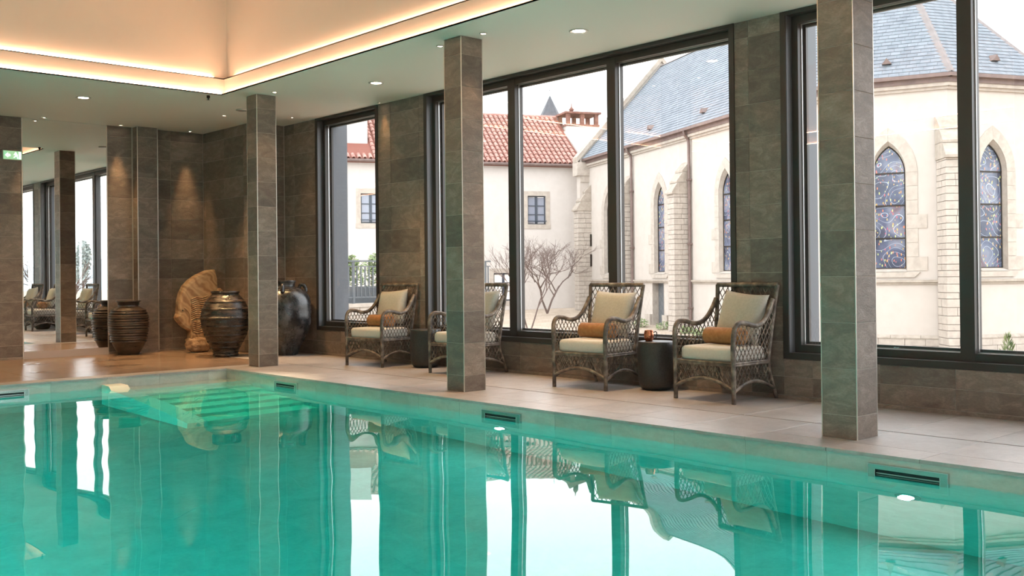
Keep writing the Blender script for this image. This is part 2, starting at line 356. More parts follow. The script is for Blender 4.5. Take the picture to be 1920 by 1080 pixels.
# ceiling with a double stepped light cove over the pool
CX0, CX1, CY0, CY1 = -.36, 5.745, .75, 11.575
mb = MB()
mb.box(CX1, XW, YN, YB, ZC, ZC + .010); mb.box(XL, CX0, YN, YB, ZC, ZC + .010)
mb.box(CX0, CX1, CY1, YB, ZC, ZC + .010); mb.box(CX0, CX1, YN, CY0, ZC, ZC + .010)
mb.box(XL, XW, YN, YB, 4.95, 5.0)
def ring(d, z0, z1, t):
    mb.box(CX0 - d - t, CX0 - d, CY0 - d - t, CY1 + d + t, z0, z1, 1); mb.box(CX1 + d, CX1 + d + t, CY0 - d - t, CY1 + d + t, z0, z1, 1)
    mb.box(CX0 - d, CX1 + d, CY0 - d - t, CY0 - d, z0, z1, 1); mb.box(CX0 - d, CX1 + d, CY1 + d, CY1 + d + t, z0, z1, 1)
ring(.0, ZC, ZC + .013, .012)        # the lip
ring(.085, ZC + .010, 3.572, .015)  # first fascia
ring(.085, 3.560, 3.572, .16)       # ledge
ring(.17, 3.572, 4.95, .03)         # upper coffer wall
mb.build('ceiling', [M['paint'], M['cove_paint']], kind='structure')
def led(z, d, side):
    wd = .003; hz = .016
    b = MB(); e = -.04 if z < 3.5 else .03
    if side == 'far': b.box(CX0 + e, CX1 - e, CY1 + d - wd, CY1 + d + wd, z, z + hz)
    if side == 'right': b.box(CX1 + d - wd, CX1 + d + wd, CY0 + e, CY1 - e, z, z + hz)
    if side == 'left': b.box(CX0 - d - wd, CX0 - d + wd, CY0 + e, CY1 - e, z, z + hz)
    if side == 'near': b.box(CX0 + e, CX1 - e, CY0 - d - wd, CY0 - d + wd, z, z + hz)
    o = b.build('led_strip', M['led'])
    where = {'far': 'along the far end of the pool recess', 'right': 'along the window side of the pool recess', 'left': 'along the left side of the pool recess', 'near': 'along the near end of the pool recess'}[side]
    tag(o, ('lower' if z < 3.5 else 'upper') + ' warm light strip in the ceiling cove, ' + where, 'light strip', 'cove light strips')
for s_ in ('far', 'right', 'left', 'near'): led(ZC + .011, .056, s_); led(3.573, .140, s_)

# ---------------------------------------------------------------- windows
def window(idx, a, b, mulls):
    mb = MB(); z0, z1 = Z0W, ZC + .02; e = .055
    def frame(x0, x1, i0, i1, mi=0):   # rectangular ring from inset i0 to inset i1
        mb.box(x0, x1, a + i0, a + i1, z0 + i0, z1 - i0, mi); mb.box(x0, x1, b - i1, b - i0, z0 + i0, z1 - i0, mi)
        mb.box(x0, x1, a + i1, b - i1, z0 + i0, z0 + i1, mi); mb.box(x0, x1, a + i1, b - i1, z1 - i1, z1 - i0, mi)
    frame(XW - .012, XW + .08, 0, e)                 # flush outer band
    frame(XW + .08, XW + .17, -.0, e + .064)         # main frame
    frame(XW + .17, XW + .20, .0, e + .09, 0)
    win = mb.build('window_%d' % idx, M['bronze'], kind='structure')
    mb = MB(); q = e + .0005   # lighter side reveals
    mb.box(XW - .005, XW + .08, a + e, a + e + .004, z0 + e, z1 - e); mb.box(XW - .005, XW + .08, b - e - .004, b - e, z0 + e, z1 - e)
    mb.build('reveal', M['reveal'], win)
    mb = MB(); mb.box(XW + .20, XO + .20, b - .045, b + .03, z0, z1); mb.box(XW + .20, XO + .20, a - .03, a + .045, z0, z1); mb.box(XW + .2, XO + .05, a, b, z1 - .09, z1 + .04)
    mb.box(XW + .2, XO + .08, a, b, z0 - .03, z0 + .07)
    mb.build('outer_reveal', M['outer_panel'], win)
    ed = [a + e + .064]
    for m0, m1 in mulls:
        MB().box(XW + .075, XW + .20, m0, m1, z0 + e, z1 - e).build('mullion', M['bronze'], win)
        MB().box(XW + .10, XW + .20, m1, m1 + .012, z0 + .1, z1 - .1).build('mullion_strip', M['reveal'], win)
        ed += [m0, m1]
    ed += [b - e - .064]
    for k in range(0, len(ed), 2):
        g0, g1 = ed[k], ed[k + 1]; zz0, zz1 = z0 + e + .064, z1 - e - .064
        MB().add([(XW + .145, g0, zz0), (XW + .145, g1, zz0), (XW + .145, g1, zz1), (XW + .145, g0, zz1)], [(0, 1, 2, 3)]).build('pane', M['glass'], win)
        bd = MB()
        for (y0, y1, w0, w1) in ((g0, g1, zz0, zz0 + .006), (g0, g1, zz1 - .006, zz1), (g0, g0 + .008, zz0, zz1), (g1 - .008, g1, zz0, zz1)): bd.box(XW + .13, XW + .14, y0, y1, w0, w1)
        bd.build('glazing_bead', M['bead'], win)
window(1, *WIN[0], [])
window(2, *WIN[1], [(6.865, 6.98), (8.375, 8.495)])
window(3, *WIN[2], [(1.76, 1.87), (3.277, 3.387)])
window(4, *WIN[3], [(-2.05, -1.94)])  # unseen window, added for daylight

# ---------------------------------------------------------------- deck floor and pool
mb = MB()
mb.box(XP1 + .002, XW, YN, YB, -.3, -.013); mb.box(XL, XP0, YN, YB, -.3, 0); mb.box(XP0, XP1, YP1 + .002, YB, -.3, -.013); mb.box(XP0, XP1 + .01, YN, YP0, -.3, 0)
floor = structure(mb, 'floor', M['deck_grout'])
MB().box(6.528, 6.548, .5, YP1, -.02, -.006).build('expansion_joint', M['dark_joint'], floor)
def floor_tiles(xc, yc, name='tile', z=0, gap=.004, m='deck'):
    for i in range(len(xc) - 1):
        for j in range(len(yc) - 1):
            w_, d_ = xc[i + 1] - xc[i] - gap, yc[j + 1] - yc[j] - gap
            key = ('fl', round(w_, 3), round(d_, 3), m)
            if key not in TM:
                m_ = MB(); b = .002
                vs = [(0, 0, -.013), (w_, 0, -.013), (w_, d_, -.013), (0, d_, -.013), (0, 0, -b), (w_, 0, -b), (w_, d_, -b), (0, d_, -b), (b, b, 0), (w_ - b, b, 0), (w_ - b, d_ - b, 0), (b, d_ - b, 0)]
                m_.add(vs, [(8, 9, 10, 11)] + [(k, (k + 1) % 4, 4 + (k + 1) % 4, 4 + k) for k in range(4)] + [(4 + k, 4 + (k + 1) % 4, 8 + (k + 1) % 4, 8 + k) for k in range(4)])
                TM[key] = m_.mesh('tile', M[m])
            link(TM[key], name, floor, (xc[i] + gap / 2, yc[j] + gap / 2, z))
yj = cuts(.4, YP1, 2.735, .6)
floor_tiles([5.955, 6.53], yj); floor_tiles([6.546, XW - .024], cuts(.4, 13.34, 2.738, .6))
floor_tiles(cuts(2.4, 6.53, .05, 1.2), [YP1 + .28, 12.25, 12.85, 13.45, 14.05, 14.65, YB - .02], m='deck_wet_lit')
floor_tiles([6.546, 7.056], [13.36, 14.0, YB - .02], m='deck_wet_lit'); floor_tiles([5.955, 6.53], [YP1, YP1 + .28])
mb = MB().box(6.53, 6.546, YP1, YB, -.013, 0); mb.box(XP1, XW, YN, .4, -.013, 0); mb.box(XL, 2.4, YP1, YB, -.013, 0); mb.build('plain_paving', M['deck'], floor)
pool = thing('swimming_pool', 'indoor swimming pool lined with grey green stone tiles', 'pool', (XP0, YP0, ZP))
po = -Vector((XP0, YP0, ZP))
def pbuild(mb, name, m, smooth=False, parent=None, **t):
    return mb.build(name, m, parent or pool, smooth, loc=(po if parent is None else None), **t)
mb = MB(); T = .25
mb.box(XP0 - T, XP1 + T, YP0 - T, YP1 + T, ZP - .2, ZP)
mb.box(XP0 - T, XP0, YP0 - T, YP1 + T, ZP, -.305); mb.box(XP1, XP1 + T, YP0 - T, YP1 + T, ZP, -.305)
mb.box(XP0, XP1, YP0 - T, YP0, ZP, -.305); mb.box(XP0, XP1, YP1, YP1 + T, ZP, -.305)
pbuild(mb, 'basin', M['pool_tile'])
# water line tiles (one row) on the two visible walls
for k, (a, b) in enumerate(zip(yj[:-1], yj[1:])):
    if b <= YP0 + .05: continue
    a = max(a, YP0)
    pbuild(MB().box(XP1, XP1 + .012, a + .0015, b - .0015, -.305, -.024), 'waterline_tile', M['pool_tile'])
xj = cuts(XP0, XP1, .05, .6)
for a, b in zip(xj[:-1], xj[1:]):
    pbuild(MB().box(a + .0015, b - .0015, YP1, YP1 + .012, -.305, -.024), 'waterline_tile', M['pool_tile'])
mb = MB().box(XP0 - .01, XP0, YP0, YP1, -.305, -.02).box(XP0, XP1, YP0 - .01, YP0, -.305, -.02)
pbuild(mb, 'side_lining', M['pool_tile'])
pbuild(MB().box(XP1 + .011, XP1 + .03, YP0, YP1, -.31, -.02).box(XP0, XP1, YP1 + .011, YP1 + .03, -.31, -.02), 'tile_backing', M['grout'])
# coping stones
for a, b in zip(yj[:-1], yj[1:]):
    pbuild(MB().box(XP1 - .012, 5.953, a + .002, b - .002, -.023, 0), 'coping_stone', M['deck'])
for a, b in zip(xj[:-1], xj[1:]):
    if b > XP1 - .01: b = 5.953
    pbuild(MB().box(a + .002, b - .002, YP1 - .012, YP1 + .278, -.023, 0), 'coping_stone', M['deck'])
# steps in the far right corner and the sloping cheek wall beside them
for k in range(7):
    z1 = -.175 - .19 * k
    pbuild(MB().box(4.40, XP1, 11.0 - .285 * k, 11.0 - .285 * (k - 1) if k else YP1, ZP, z1), 'step', M['step_tile'])
prof = [(YP1, -.078), (11.16, -.082), (9.2, -1.22), (9.2, ZP), (YP1, ZP)]
pbuild(MB().prism(prof, 4.19, 4.40, lambda u, v, t: (t, u, v)), 'stair_cheek', M['step_tile'], label='sloping stone cheek wall beside the pool steps')
# skimmers
def skimmer(c, along, L):
    # c: centre on the wall plane; along 'y' (right wall) or 'x' (far wall)
    def bx(mb, u0, u1, d0, d1, z0, z1):
        if along == 'y': mb.box(c[0] - d1, c[0] - d0, c[1] + u0, c[1] + u1, z0, z1)
        else: mb.box(c[0] + u0, c[0] + u1, c[1] - d1, c[1] - d0, z0, z1)
        return mb
    h = L / 2; z0, z1 = -.205, -.058
    mb = MB(); bx(mb, -h, h, -.002, .022, z1 - .030, z1); bx(mb, -h, h, -.002, .022, z0, z0 + .03); bx(mb, -h, -h + .045, -.002, .022, z0 + .03, z1 - .030); bx(mb, h - .045, h, -.002, .022, z0 + .03, z1 - .030)
    s = pbuild(mb, 'skimmer', M['steel'], label='stainless steel skimmer frame in the pool edge')
    rm = MB(); q = .005
    bx(rm, -h, h, .0221, .0235, z1 - q, z1); bx(rm, -h, -h + q, .0221, .0235, z0, z1 - q); bx(rm, h - q, h, .0221, .0235, z0, z1 - q); bx(rm, -h + .045, -h + .05, .0221, .0235, z0 + .03, z1 - .030); bx(rm, h - .05, h - .045, .0221, .0235, z0 + .03, z1 - .030)
    rm.build('bright_rim', M['bead'], s)
    bx(MB(), -h + .045, h - .045, -.001, .003, z0 + .03, z1 - .030).build('opening', M['black'], s)
    bx(MB(), -h + .05, h - .05, .003, .010, -.116, -.110).build('flap', M['bead'], s)
for y in (2.81, 6.37, 9.94): skimmer((XP1, y), 'y', .49)
skimmer((3.18, YP1), 'x', .49)
def pool_lamp(x, y, z, nx, en):
    mb = MB(); n = 24; vs = []; R0, R1 = .080, .046
    for R, d in ((R0, 0.0), (R0, .012), (R1, .016)):
        vs += [(x + nx * d, y + R * math.cos(2 * PI * k / n), z + R * math.sin(2 * PI * k / n)) for k in range(n)]
    fs = [(i * n + k, i * n + (k + 1) % n, (i + 1) * n + (k + 1) % n, (i + 1) * n + k) for i in range(2) for k in range(n)]
    o = pbuild(mb.add(vs, fs), 'pool_lamp', M['steel'], label='round underwater lamp in the pool wall')
    MB().add([(x + nx * .015, y + .047 * math.cos(2 * PI * k / n), z + .047 * math.sin(2 * PI * k / n)) for k in range(n)], [tuple(range(n))]).build('lamp_lens', M['uw_lens'], o)
    d = bpy.data.lights.new('pool_lamp_light', 'AREA'); d.shape = 'DISK'; d.size = .08; d.energy = en; d.color = (.86, .98, 1)
    l = bpy.data.objects.new('pool_lamp_light', d); C.objects.link(l); l.parent = o; l.location = (x + nx * .05, y, z); l.rotation_euler = (0, -PI / 2 if nx > 0 else PI / 2, 0)
    if nx > 0: l.rotation_euler = (0, -PI / 2, 0)
    else: l.rotation_euler = (0, PI / 2, 0)
for y in (2.81, 6.37, 9.94)[:2]: pool_lamp(XP1 - .001, y, -.60, -1, 14)
for y in (2.4, 5.2, 8.0, 10.3): pool_lamp(XP0 + .001, y, -.60, 1, 74)  # lamps added in the unseen left wall for an even water glow
mb = MB(); nx_, ny_ = 60, 100
X0_, X1_, Y0_, Y1_ = XP0 - .005, XP1 + .005, YP0 - .005, YP1 + .005
def wave(x, y): return .0006 * (math.sin(2.1 * x + 1.3 * y) + math.sin(3.7 * x - 2.9 * y + 1) + .6 * math.sin(6.1 * x + 5.3 * y + 2) + .5 * math.sin(-4.3 * x + 8.1 * y))
g_ = [[(X0_ + (X1_ - X0_) * i / nx_, Y0_ + (Y1_ - Y0_) * j / ny_) for i in range(nx_ + 1)] for j in range(ny_ + 1)]
mb.add([(x, y, ZW + wave(x, y)) for row in g_ for x, y in row], [(j * (nx_ + 1) + i, j * (nx_ + 1) + i + 1, (j + 1) * (nx_ + 1) + i + 1, (j + 1) * (nx_ + 1) + i) for j in range(ny_) for i in range(nx_)])
mb.add([(x, y, ZP - .05) for x, y in ((X0_, Y0_), (X1_, Y0_), (X1_, Y1_), (X0_, Y1_))], [(3, 2, 1, 0)])
for ring_ in ([p for p in g_[0]], [row[-1] for row in g_], [p for p in g_[-1]][::-1], [row[0] for row in g_][::-1]):
    n_ = len(ring_); mb.add([(x, y, ZP - .05) for x, y in ring_] + [(x, y, ZW + wave(x, y)) for x, y in ring_], [(k, k + 1, n_ + k + 1, n_ + k) for k in range(n_ - 1)])
wt = mb.build('pool_water', M['water'], None, True)
tag(wt, 'still turquoise water filling the pool', 'water')
wt.cycles.is_caustics_caster = True
for o in pool.children:
    if o.name.split('.')[0] in ('step', 'stair_cheek', 'basin'): o.cycles.is_caustics_receiver = True

# ---------------------------------------------------------------- columns
def column(y, label):
    x0, x1, y0, y1 = 6.035, 6.302, y, y + .256
    t = thing('column', label, 'column', ((x0 + x1) / 2, (y0 + y1) / 2, 0), group='tiled columns along the pool')
    L = -t.location
    MB().box(x0 + .004, x1 - .004, y0 + .004, y1 - .004, 0, ZC).build('core', M['grout'], t, loc=L)
    zc = [.0] + [.154 + .302 * k for k in range(11)] + [ZC]
    tile_face(t, (0, y0 + .004, 0), 0, 0, 0, 0, 0, [x0 + .007, x1 - .007], zc, M['tile'])
    tile_face(t, (x0 + .004, 0, 0), -PI / 2, 0, 0, 0, 0, [-y1 + .007, -y0 - .007], zc, M['tile'])
    tile_face(t, (0, y1 - .004, 0), PI, 0, 0, 0, 0, [-x1 + .007, -x0 - .007], zc, M['tile'])
    tile_face(t, (x1 - .004, 0, 0), PI / 2, 0, 0, 0, 0, [y0 + .007, y1 - .007], zc, M['tile'])
    for cx in (x0, x1):
        for cy in (y0, y1):
            q = .007; sx = 1 if cx == x0 else -1; sy = 1 if cy == y0 else -1
            a, b = sorted((cx, cx + sx * q)); c, d = sorted((cy, cy + sy * q))
            MB().box(a, b, c, d, 0, ZC - .001).build('corner_trim', M['trim_metal'], t, loc=L)
column(3.32, 'tiled column nearest the camera, right of the wicker chairs')
column(7.29, 'middle tiled column, hiding part of a wicker chair')
column(11.22, 'farthest tiled column, beside the pool corner and large jars')

# ---------------------------------------------------------------- lamps in the ceiling
def spot(parent, loc, target, energy, angle, col=(1, .60, .27), blend=.6, size=.03):
    d = bpy.data.lights.new('lamp', 'SPOT'); d.energy = energy; d.spot_size = math.radians(angle); d.spot_blend = 1.0; d.color = col; d.shadow_soft_size = size; d.cycles.is_caustics_light = energy > 400
    o = bpy.data.objects.new('lamp', d); C.objects.link(o); o.parent = parent; o.location = loc
    v = Vector(target) - (wloc(parent) + Vector(loc)); o.rotation_euler = v.to_track_quat('-Z', 'Y').to_euler()
def downlight(x, y, r, label, target=None, energy=0, angle=60, group='recessed ceiling lamps', lens='lens', z=ZC, col=(1, .60, .27)):
    t = thing('ceiling_lamp', label, 'ceiling lamp', (x, y, z), group=group)
    MB().lathe([(r, 0), (r, -.006), (r * .92, -.009), (r * .7, -.004), (r * .66, -.001)], 24).build('ring', M['white_trim'], t, True)
    MB().lathe([(0, -.0025), (r * .66, -.0025)], 20).build('lens', M[lens], t)
    if energy: spot(t, (0, 0, -.03), target or (x, y, 0), energy, angle, col)
downlight(6.765, 6.46, .09, 'large round ceiling lamp above the second pair of wicker chairs', None, 190, 84)
downlight(6.765, 9.72, .09, 'large round ceiling lamp between the middle and far column', None, 190, 84)
downlight(4.52, 12.79, .09, 'large round ceiling lamp above the brown far deck', None, 320, 110)
downlight(5.0, 9.95, .09, 'unseen round lamp added in the raised ceiling to light the pool steps', (5.0, 9.95, 0), 2100, 27, z=4.95, col=(1, .84, .6))  # unseen lamp added to brighten the submerged steps
downlight(6.15, 7.10, .035, 'small ceiling spot just in front of the middle column', (6.15, 7.10, 0), 25, 60)
downlight(6.16, 7.76, .035, 'small ceiling spot just behind the middle column', (6.16, 7.76, 0), 25, 60)
downlight(6.15, 10.98, .035, 'small ceiling spot beside the farthest column', (6.2, 11.0, 0), 30, 60)
downlight(4.655, 14.68, .035, 'small ceiling spot above the wall mirror', (4.655, 14.55, 0), 120, 60)
downlight(5.74, 14.74, .035, 'small ceiling spot above the ribbed jar by the mirror', (5.76, 14.72, 0), 170, 36)
downlight(6.79, 14.72, .035, 'small ceiling spot above the carved stone fish', (6.81, 14.70, 0), 170, 36)
downlight(6.5, 13.0, .035, 'small ceiling spot above the black banded jar', (6.5, 13.0, 0), 320, 70)
downlight(7.30, 12.55, .03, 'small ceiling spot above the tall grey jar by window', (7.30, 12.7, 0), 45, 55)
downlight(7.56, 10.80, .025, 'tiny ceiling spot at the wall pier between two windows', (7.45, 10.6, 0), 25, 55)
t = MB().lathe([(.075, 0), (.075, -.012), (.06, -.018), (0, -.018)], 24).build('ceiling_speaker', M['white_trim'], None, True, loc=(6.45, 12.40, ZC)); tag(t, 'flat round grey ceiling disc behind the farthest column', 'speaker')
t = MB().lathe([(.02, 0), (.02, -.03), (.008, -.035), (.008, -.05), (.022, -.052), (0, -.056)], 12).build('sprinkler_head', M['dark_metal'], None, True, loc=(5.64, 11.70, ZC)); tag(t, 'tiny dark sprinkler at the corner of the ceiling recess', 'sprinkler')

# ---------------------------------------------------------------- exit sign
t = thing('exit_sign', 'green lit exit sign with arrow and running figure', 'sign', (4.285, YB - .05, 2.745))
MB().box(-.122, .122, 0, .042, 0, .125).build('case', M['sign_case'], t)
MB().box(-.116, .116, -.004, 0, .006, .119).build('green_panel', M['exit_green'], t)
def sym(name, polys):
    g = MB()
    for poly in polys: g.prism(poly, -.006, -.0042, lambda u, v, q: (u, q, v))
    g.build(name, M['exit_white'], t)
sym('arrow_symbol', [[(-.095, .062), (-.060, .095), (-.060, .075), (-.030, .075), (-.030, .049), (-.060, .049), (-.060, .029)]])
sym('door_symbol', [[(.080, .015), (.108, .015), (.108, .110), (.080, .110)]])
sym('running_figure', [[(.040 + .011 * math.cos(k * PI / 5), .094 + .011 * math.sin(k * PI / 5)) for k in range(10)],
    [(.030, .086), (.052, .083), (.055, .058), (.036, .058)], [(.032, .085), (.012, .072), (.016, .066), (.034, .076)], [(.051, .082), (.068, .064), (.062, .060), (.050, .072)],
    [(.036, .061), (.046, .060), (.030, .034), (.012, .030), (.012, .037), (.025, .040)], [(.044, .061), (.055, .060), (.066, .040), (.070, .018), (.062, .018), (.057, .037)]])

# ---------------------------------------------------------------- wicker armchairs
def cr(pts, n=10):
    # Catmull-Rom curve through points
    P = [Vector(p) for p in pts]; P = [P[0] * 2 - P[1]] + P + [P[-1] * 2 - P[-2]]; out = []
    for i in range(1, len(P) - 2):
        for k in range(n):
            t = k / n; a, b, c, d = P[i - 1:i + 3]
            out.append(.5 * ((2 * b) + (c - a) * t + (2 * a - 5 * b + 4 * c - d) * t * t + (3 * b - a - 3 * c + d) * t ** 3))
    return out + [P[-2]]
def resample(pts, step):
    pts = [Vector(p) for p in pts]; out = [pts[0]]; acc = 0
    for a, b in zip(pts[:-1], pts[1:]):
        L = (b - a).length; 
        if L < 1e-7: continue
        d = step - acc
        while d <= L: out.append(a.lerp(b, d / L)); d += step
        acc = L - (d - step)
    if (out[-1] - pts[-1]).length > 1e-4: out.append(pts[-1])
    return out
def wrapped(mb, pts, r, n=8, step=.006):
    q = resample(pts, step); rs = [r * (1 + (.07 if i % 2 else -.07)) for i in range(len(q))]
    mb.tube(q, rs, n)
W2 = .315    # half width between the front legs
def arm_curve(s):
    return [(s * W2, 0, .31), (s * W2, -.004, .45), (s * (W2 + .004), -.002, .56), (s * (W2 + .008), .018, .635), (s * (W2 + .010), .07, .672), (s * (W2 + .010), .16, .668), (s * (W2 + .010), .27, .645), (s * (W2 + .006), .36, .655), (s * (W2 + .0), .44, .705), (s * (W2 - .005), .51, .79), (s * (W2 - .006), .555, .86)]
def side_top(y, s=1):
    pts = arm_curve(1)[3:]
    for a, b in zip(pts[:-1], pts[1:]):
        if a[1] <= y <= b[1]: return a[2] + (b[2] - a[2]) * (y - a[1]) / (b[1] - a[1])
    return pts[0][2] if y < pts[0][1] else pts[-1][2]
def back_y(z): return .50 + (z - .33) * .155    # back leans
def lattice(mb, fn, u0, u1, lo, hi, pitch, slope, r=.0040):
    # diagonal strands over a panel u0..u1 x lo(u)..hi(u); fn(u, v, side) gives the 3-D point
    vmin = min(lo(u0 + (u1 - u0) * k / 20) for k in range(21)); vmax = max(hi(u0 + (u1 - u0) * k / 20) for k in range(21))
    for sg in (1, -1):
        c = u0 - (vmax - vmin) / slope
        while c < u1 + (vmax - vmin) / slope:
            N = 44; run = []
            for k in range(N + 1):
                v = vmin + (vmax - vmin) * k / N
                u = c + sg * (v - (vmin if sg > 0 else vmin)) / slope
                ok = u0 <= u <= u1 and lo(u) <= v <= hi(u)
                if ok: run.append((u, v))
                if (not ok or k == N) and run:
                    if len(run) > 2: mb.tube([fn(u_, v_, sg) for u_, v_ in run[::3] + ([run[-1]] if (len(run) - 1) % 3 else [])], r, 4, False)
                    run = []
            c += pitch
def rbox(mb, x0, x1, y0, y1, z0, z1, r, n=4, puff=0):
    # rounded cushion: superellipse rings stacked in z
    ring_n = 40; cx, cy, hx, hy = (x0 + x1) / 2, (y0 + y1) / 2, (x1 - x0) / 2, (y1 - y0) / 2; rings = []
    for i in range(n + 1): a = -PI / 2 + PI / 2 * i / n; rings.append((r * (1 - math.cos(a)), z0 + r + r * math.sin(a)))
    for i in range(n + 1): a = PI / 2 * i / n; rings.append((r * (1 - math.cos(a)), z1 - r + r * math.sin(a)))
    vs = []
    for ins, z in rings:
        for k in range(ring_n):
            q = 2 * PI * (k + .5) / ring_n; c, s = math.cos(q), math.sin(q); e = .22
            vs.append((cx + (hx - ins) * math.copysign(abs(c) ** e, c), cy + (hy - ins) * math.copysign(abs(s) ** e, s), z))
    m = len(rings); fs = [(i * ring_n + k, i * ring_n + (k + 1) % ring_n, (i + 1) * ring_n + (k + 1) % ring_n, (i + 1) * ring_n + k) for i in range(m - 1) for k in range(ring_n)]
    k0 = len(vs); vs += [(cx, cy, z0), (cx, cy, z1 + puff)]
    fs += [(k0, (k + 1) % ring_n, k) for k in range(ring_n)] + [(k0 + 1, (m - 1) * ring_n + k, (m - 1) * ring_n + (k + 1) % ring_n) for k in range(ring_n)]
    return mb.add(vs, fs)
def make_chair():
    t = thing('wicker_armchair', '', 'armchair')
    wk = M['wicker']
    for s in (-1, 1):   # front legs run up into the arms
        mb = MB(); wrapped(mb, [(s * W2, 0, 0), (s * W2, 0, .33)], .019); mb.build('front_leg', wk, t, True)
        mb = MB(); wrapped(mb, cr(arm_curve(s), 8), .021); mb.build('armrest', wk, t, True)
        mb = MB(); wrapped(mb, cr([(s * (W2 - .03), .625, .0), (s * (W2 - .03), .585, .10), (s * (W2 - .03), .53, .24), (s * (W2 - .025), .505, .34)], 8), .017); mb.build('rear_leg', wk, t, True)
        mb = MB(); wrapped(mb, cr([(s * (W2 - .025), back_y(.33), .33), (s * (W2 - .015), back_y(.6), .6), (s * (W2 + .0), back_y(.86), .86), (s * (W2 + .012), back_y(.985), .985)], 8), .019); mb.build('back_post', wk, t, True)
    mb = MB(); wrapped(mb, [(-W2 - .012, back_y(.985), .985), (W2 + .012, back_y(.985), .985)], .021); mb.build('top_rail', wk, t, True)
    mb = MB()
    for z in (.335, .318):
        wrapped(mb, [(-W2, 0, z), (W2, 0, z)], .012); wrapped(mb, [(-W2 + .02, .505, z), (W2 - .02, .505, z)], .012)
        for s in (-1, 1): wrapped(mb, [(s * W2, 0, z), (s * (W2 - .024), .505, z)], .012)
    mb.build('seat_rail', wk, t, True)
    MB().box(-W2 + .01, W2 - .01, .01, .50, .322, .338).build('seat_deck', M['wicker'], t)
    # arched lower stretchers
    def arch(x): return .115 + .085 * math.cos(PI / 2 * x / W2)
    def arch_s(y): return .10 + .075 * math.sin(PI * min(1, max(0, y / .56)))
    mb = MB(); wrapped(mb, [(x, 0, arch(x)) for x in [-W2 + 2 * W2 * k / 24 for k in range(25)]], .016); mb.build('front_arch', wk, t, True)
    for s in (-1, 1):
        mb = MB(); wrapped(mb, [(s * (W2 - .02 * k / 24), .585 * k / 24, arch_s(.585 * k / 24)) for k in range(25)], .015); mb.build('side_arch', wk, t, True)
    o = .003
    mb = MB(); lattice(mb, lambda u, v, g: (u, g * o, v), -W2 + .01, W2 - .01, arch, lambda u: .318, .052, 1.6); mb.build('front_lattice', wk, t, kind='stuff')
    for s in (-1, 1):
        mb = MB()
        lattice(mb, lambda u, v, g: (s * (W2 - .03 * u / .5) + g * o, u, v), .01, .56, lambda u: arch_s(u), lambda u: .318 if u < .505 else .318 - (u - .505) * 3.4, .052, 1.6)
        mb.build('skirt_lattice', wk, t, kind='stuff')
        mb = MB()
        lattice(mb, lambda u, v, g: (s * (W2 + .004 - .02 * (u / .5) * max(0, 1 - (v - .33) / .5)) + g * o, u, v), .004, .60, lambda u: .345 if u < .503 else .345 + (u - .503) / .155, lambda u: side_top(u) - .01, .052, 1.6)
        mb.build('side_lattice', wk, t, kind='stuff')
    mb = MB(); lattice(mb, lambda u, v, g: (u, back_y(v) + g * o, v), -W2 + .01, W2 - .01, lambda u: .345, lambda u: .98, .055, 1.6); mb.build('back_lattice', wk, t, kind='stuff')
    return t
def pillow_mesh(w_, h_, d_, m, name, seed):
    rnd = random.Random(seed); N = 16; vs = []; fs = []
    for side in (1, -1):
        for j in range(N + 1):
            for i in range(N + 1):
                u, v = -1 + 2 * i / N, -1 + 2 * j / N
                pin = 1 - .07 * (1 - abs(u) ** 2.0) * abs(v) ** 6; pin2 = 1 - .07 * (1 - abs(v) ** 2) * abs(u) ** 6
                th = d_ / 2 * max(0, (1 - u ** 4)) ** .55 * max(0, (1 - v ** 4)) ** .55
                th *= 1 + .05 * math.sin(5 * u + seed) * math.cos(4 * v + seed * 2)
                vs.append((u * w_ / 2 * pin2, -side * th, h_ / 2 + v * h_ / 2 * pin))
        k = 0 if side == 1 else (N + 1) ** 2
        for j in range(N):
            for i in range(N):
                q = (k + j * (N + 1) + i, k + j * (N + 1) + i + 1, k + (j + 1) * (N + 1) + i + 1, k + (j + 1) * (N + 1) + i)
                fs.append(q if side == 1 else q[::-1])
    me = MB().add(vs, fs).mesh(name, m, True)
    bm = bmesh.new(); bm.from_mesh(me); bmesh.ops.remove_doubles(bm, verts=bm.verts, dist=.0005); bm.to_mesh(me); bm.free(); return me
seat_me = rbox(MB(), -.295, .295, .018, .485, 0, .125, .035, 4, .012).mesh('seat_cushion', M['linen'], True)
bol = MB(); bol.tube([(-.205, 0, 0), (-.2, 0, 0), (-.19, 0, 0), (.19, 0, 0), (.2, 0, 0), (.205, 0, 0)], [.045, .064, .072, .072, .064, .045], 20)
bol_me = bol.mesh('bolster', M['caramel'], True)
chair0 = make_chair()
def copy_chair(src):
    r = src.copy(); C.objects.link(r)
    for ch in src.children:
        c = ch.copy(); C.objects.link(c); c.parent = r
    return r
CH = [  # front edge centre x, y, facing angle (local -y direction), words, bolster?
    ((6.955, 10.30), (-.99, -.143), 'farthest wicker armchair, standing in front of the wall pier', 'farthest wicker armchair', True, (.0, -.02, 0)),
    ((6.985, 8.72), (-1, 0), 'wicker armchair half hidden behind the middle column', 'wicker armchair behind the middle column', False, (.03, 0, 0)),
    ((6.965, 6.69), (-.9965, -.084), 'wicker armchair left of the side table with the copper mug', 'wicker armchair left of the copper mug', True, (.02, 0, .02)),
    ((7.005, 5.262), (-.9987, .05), 'nearest wicker armchair, right of the copper mug', 'nearest wicker armchair', True, (.0, 0, -.03))]
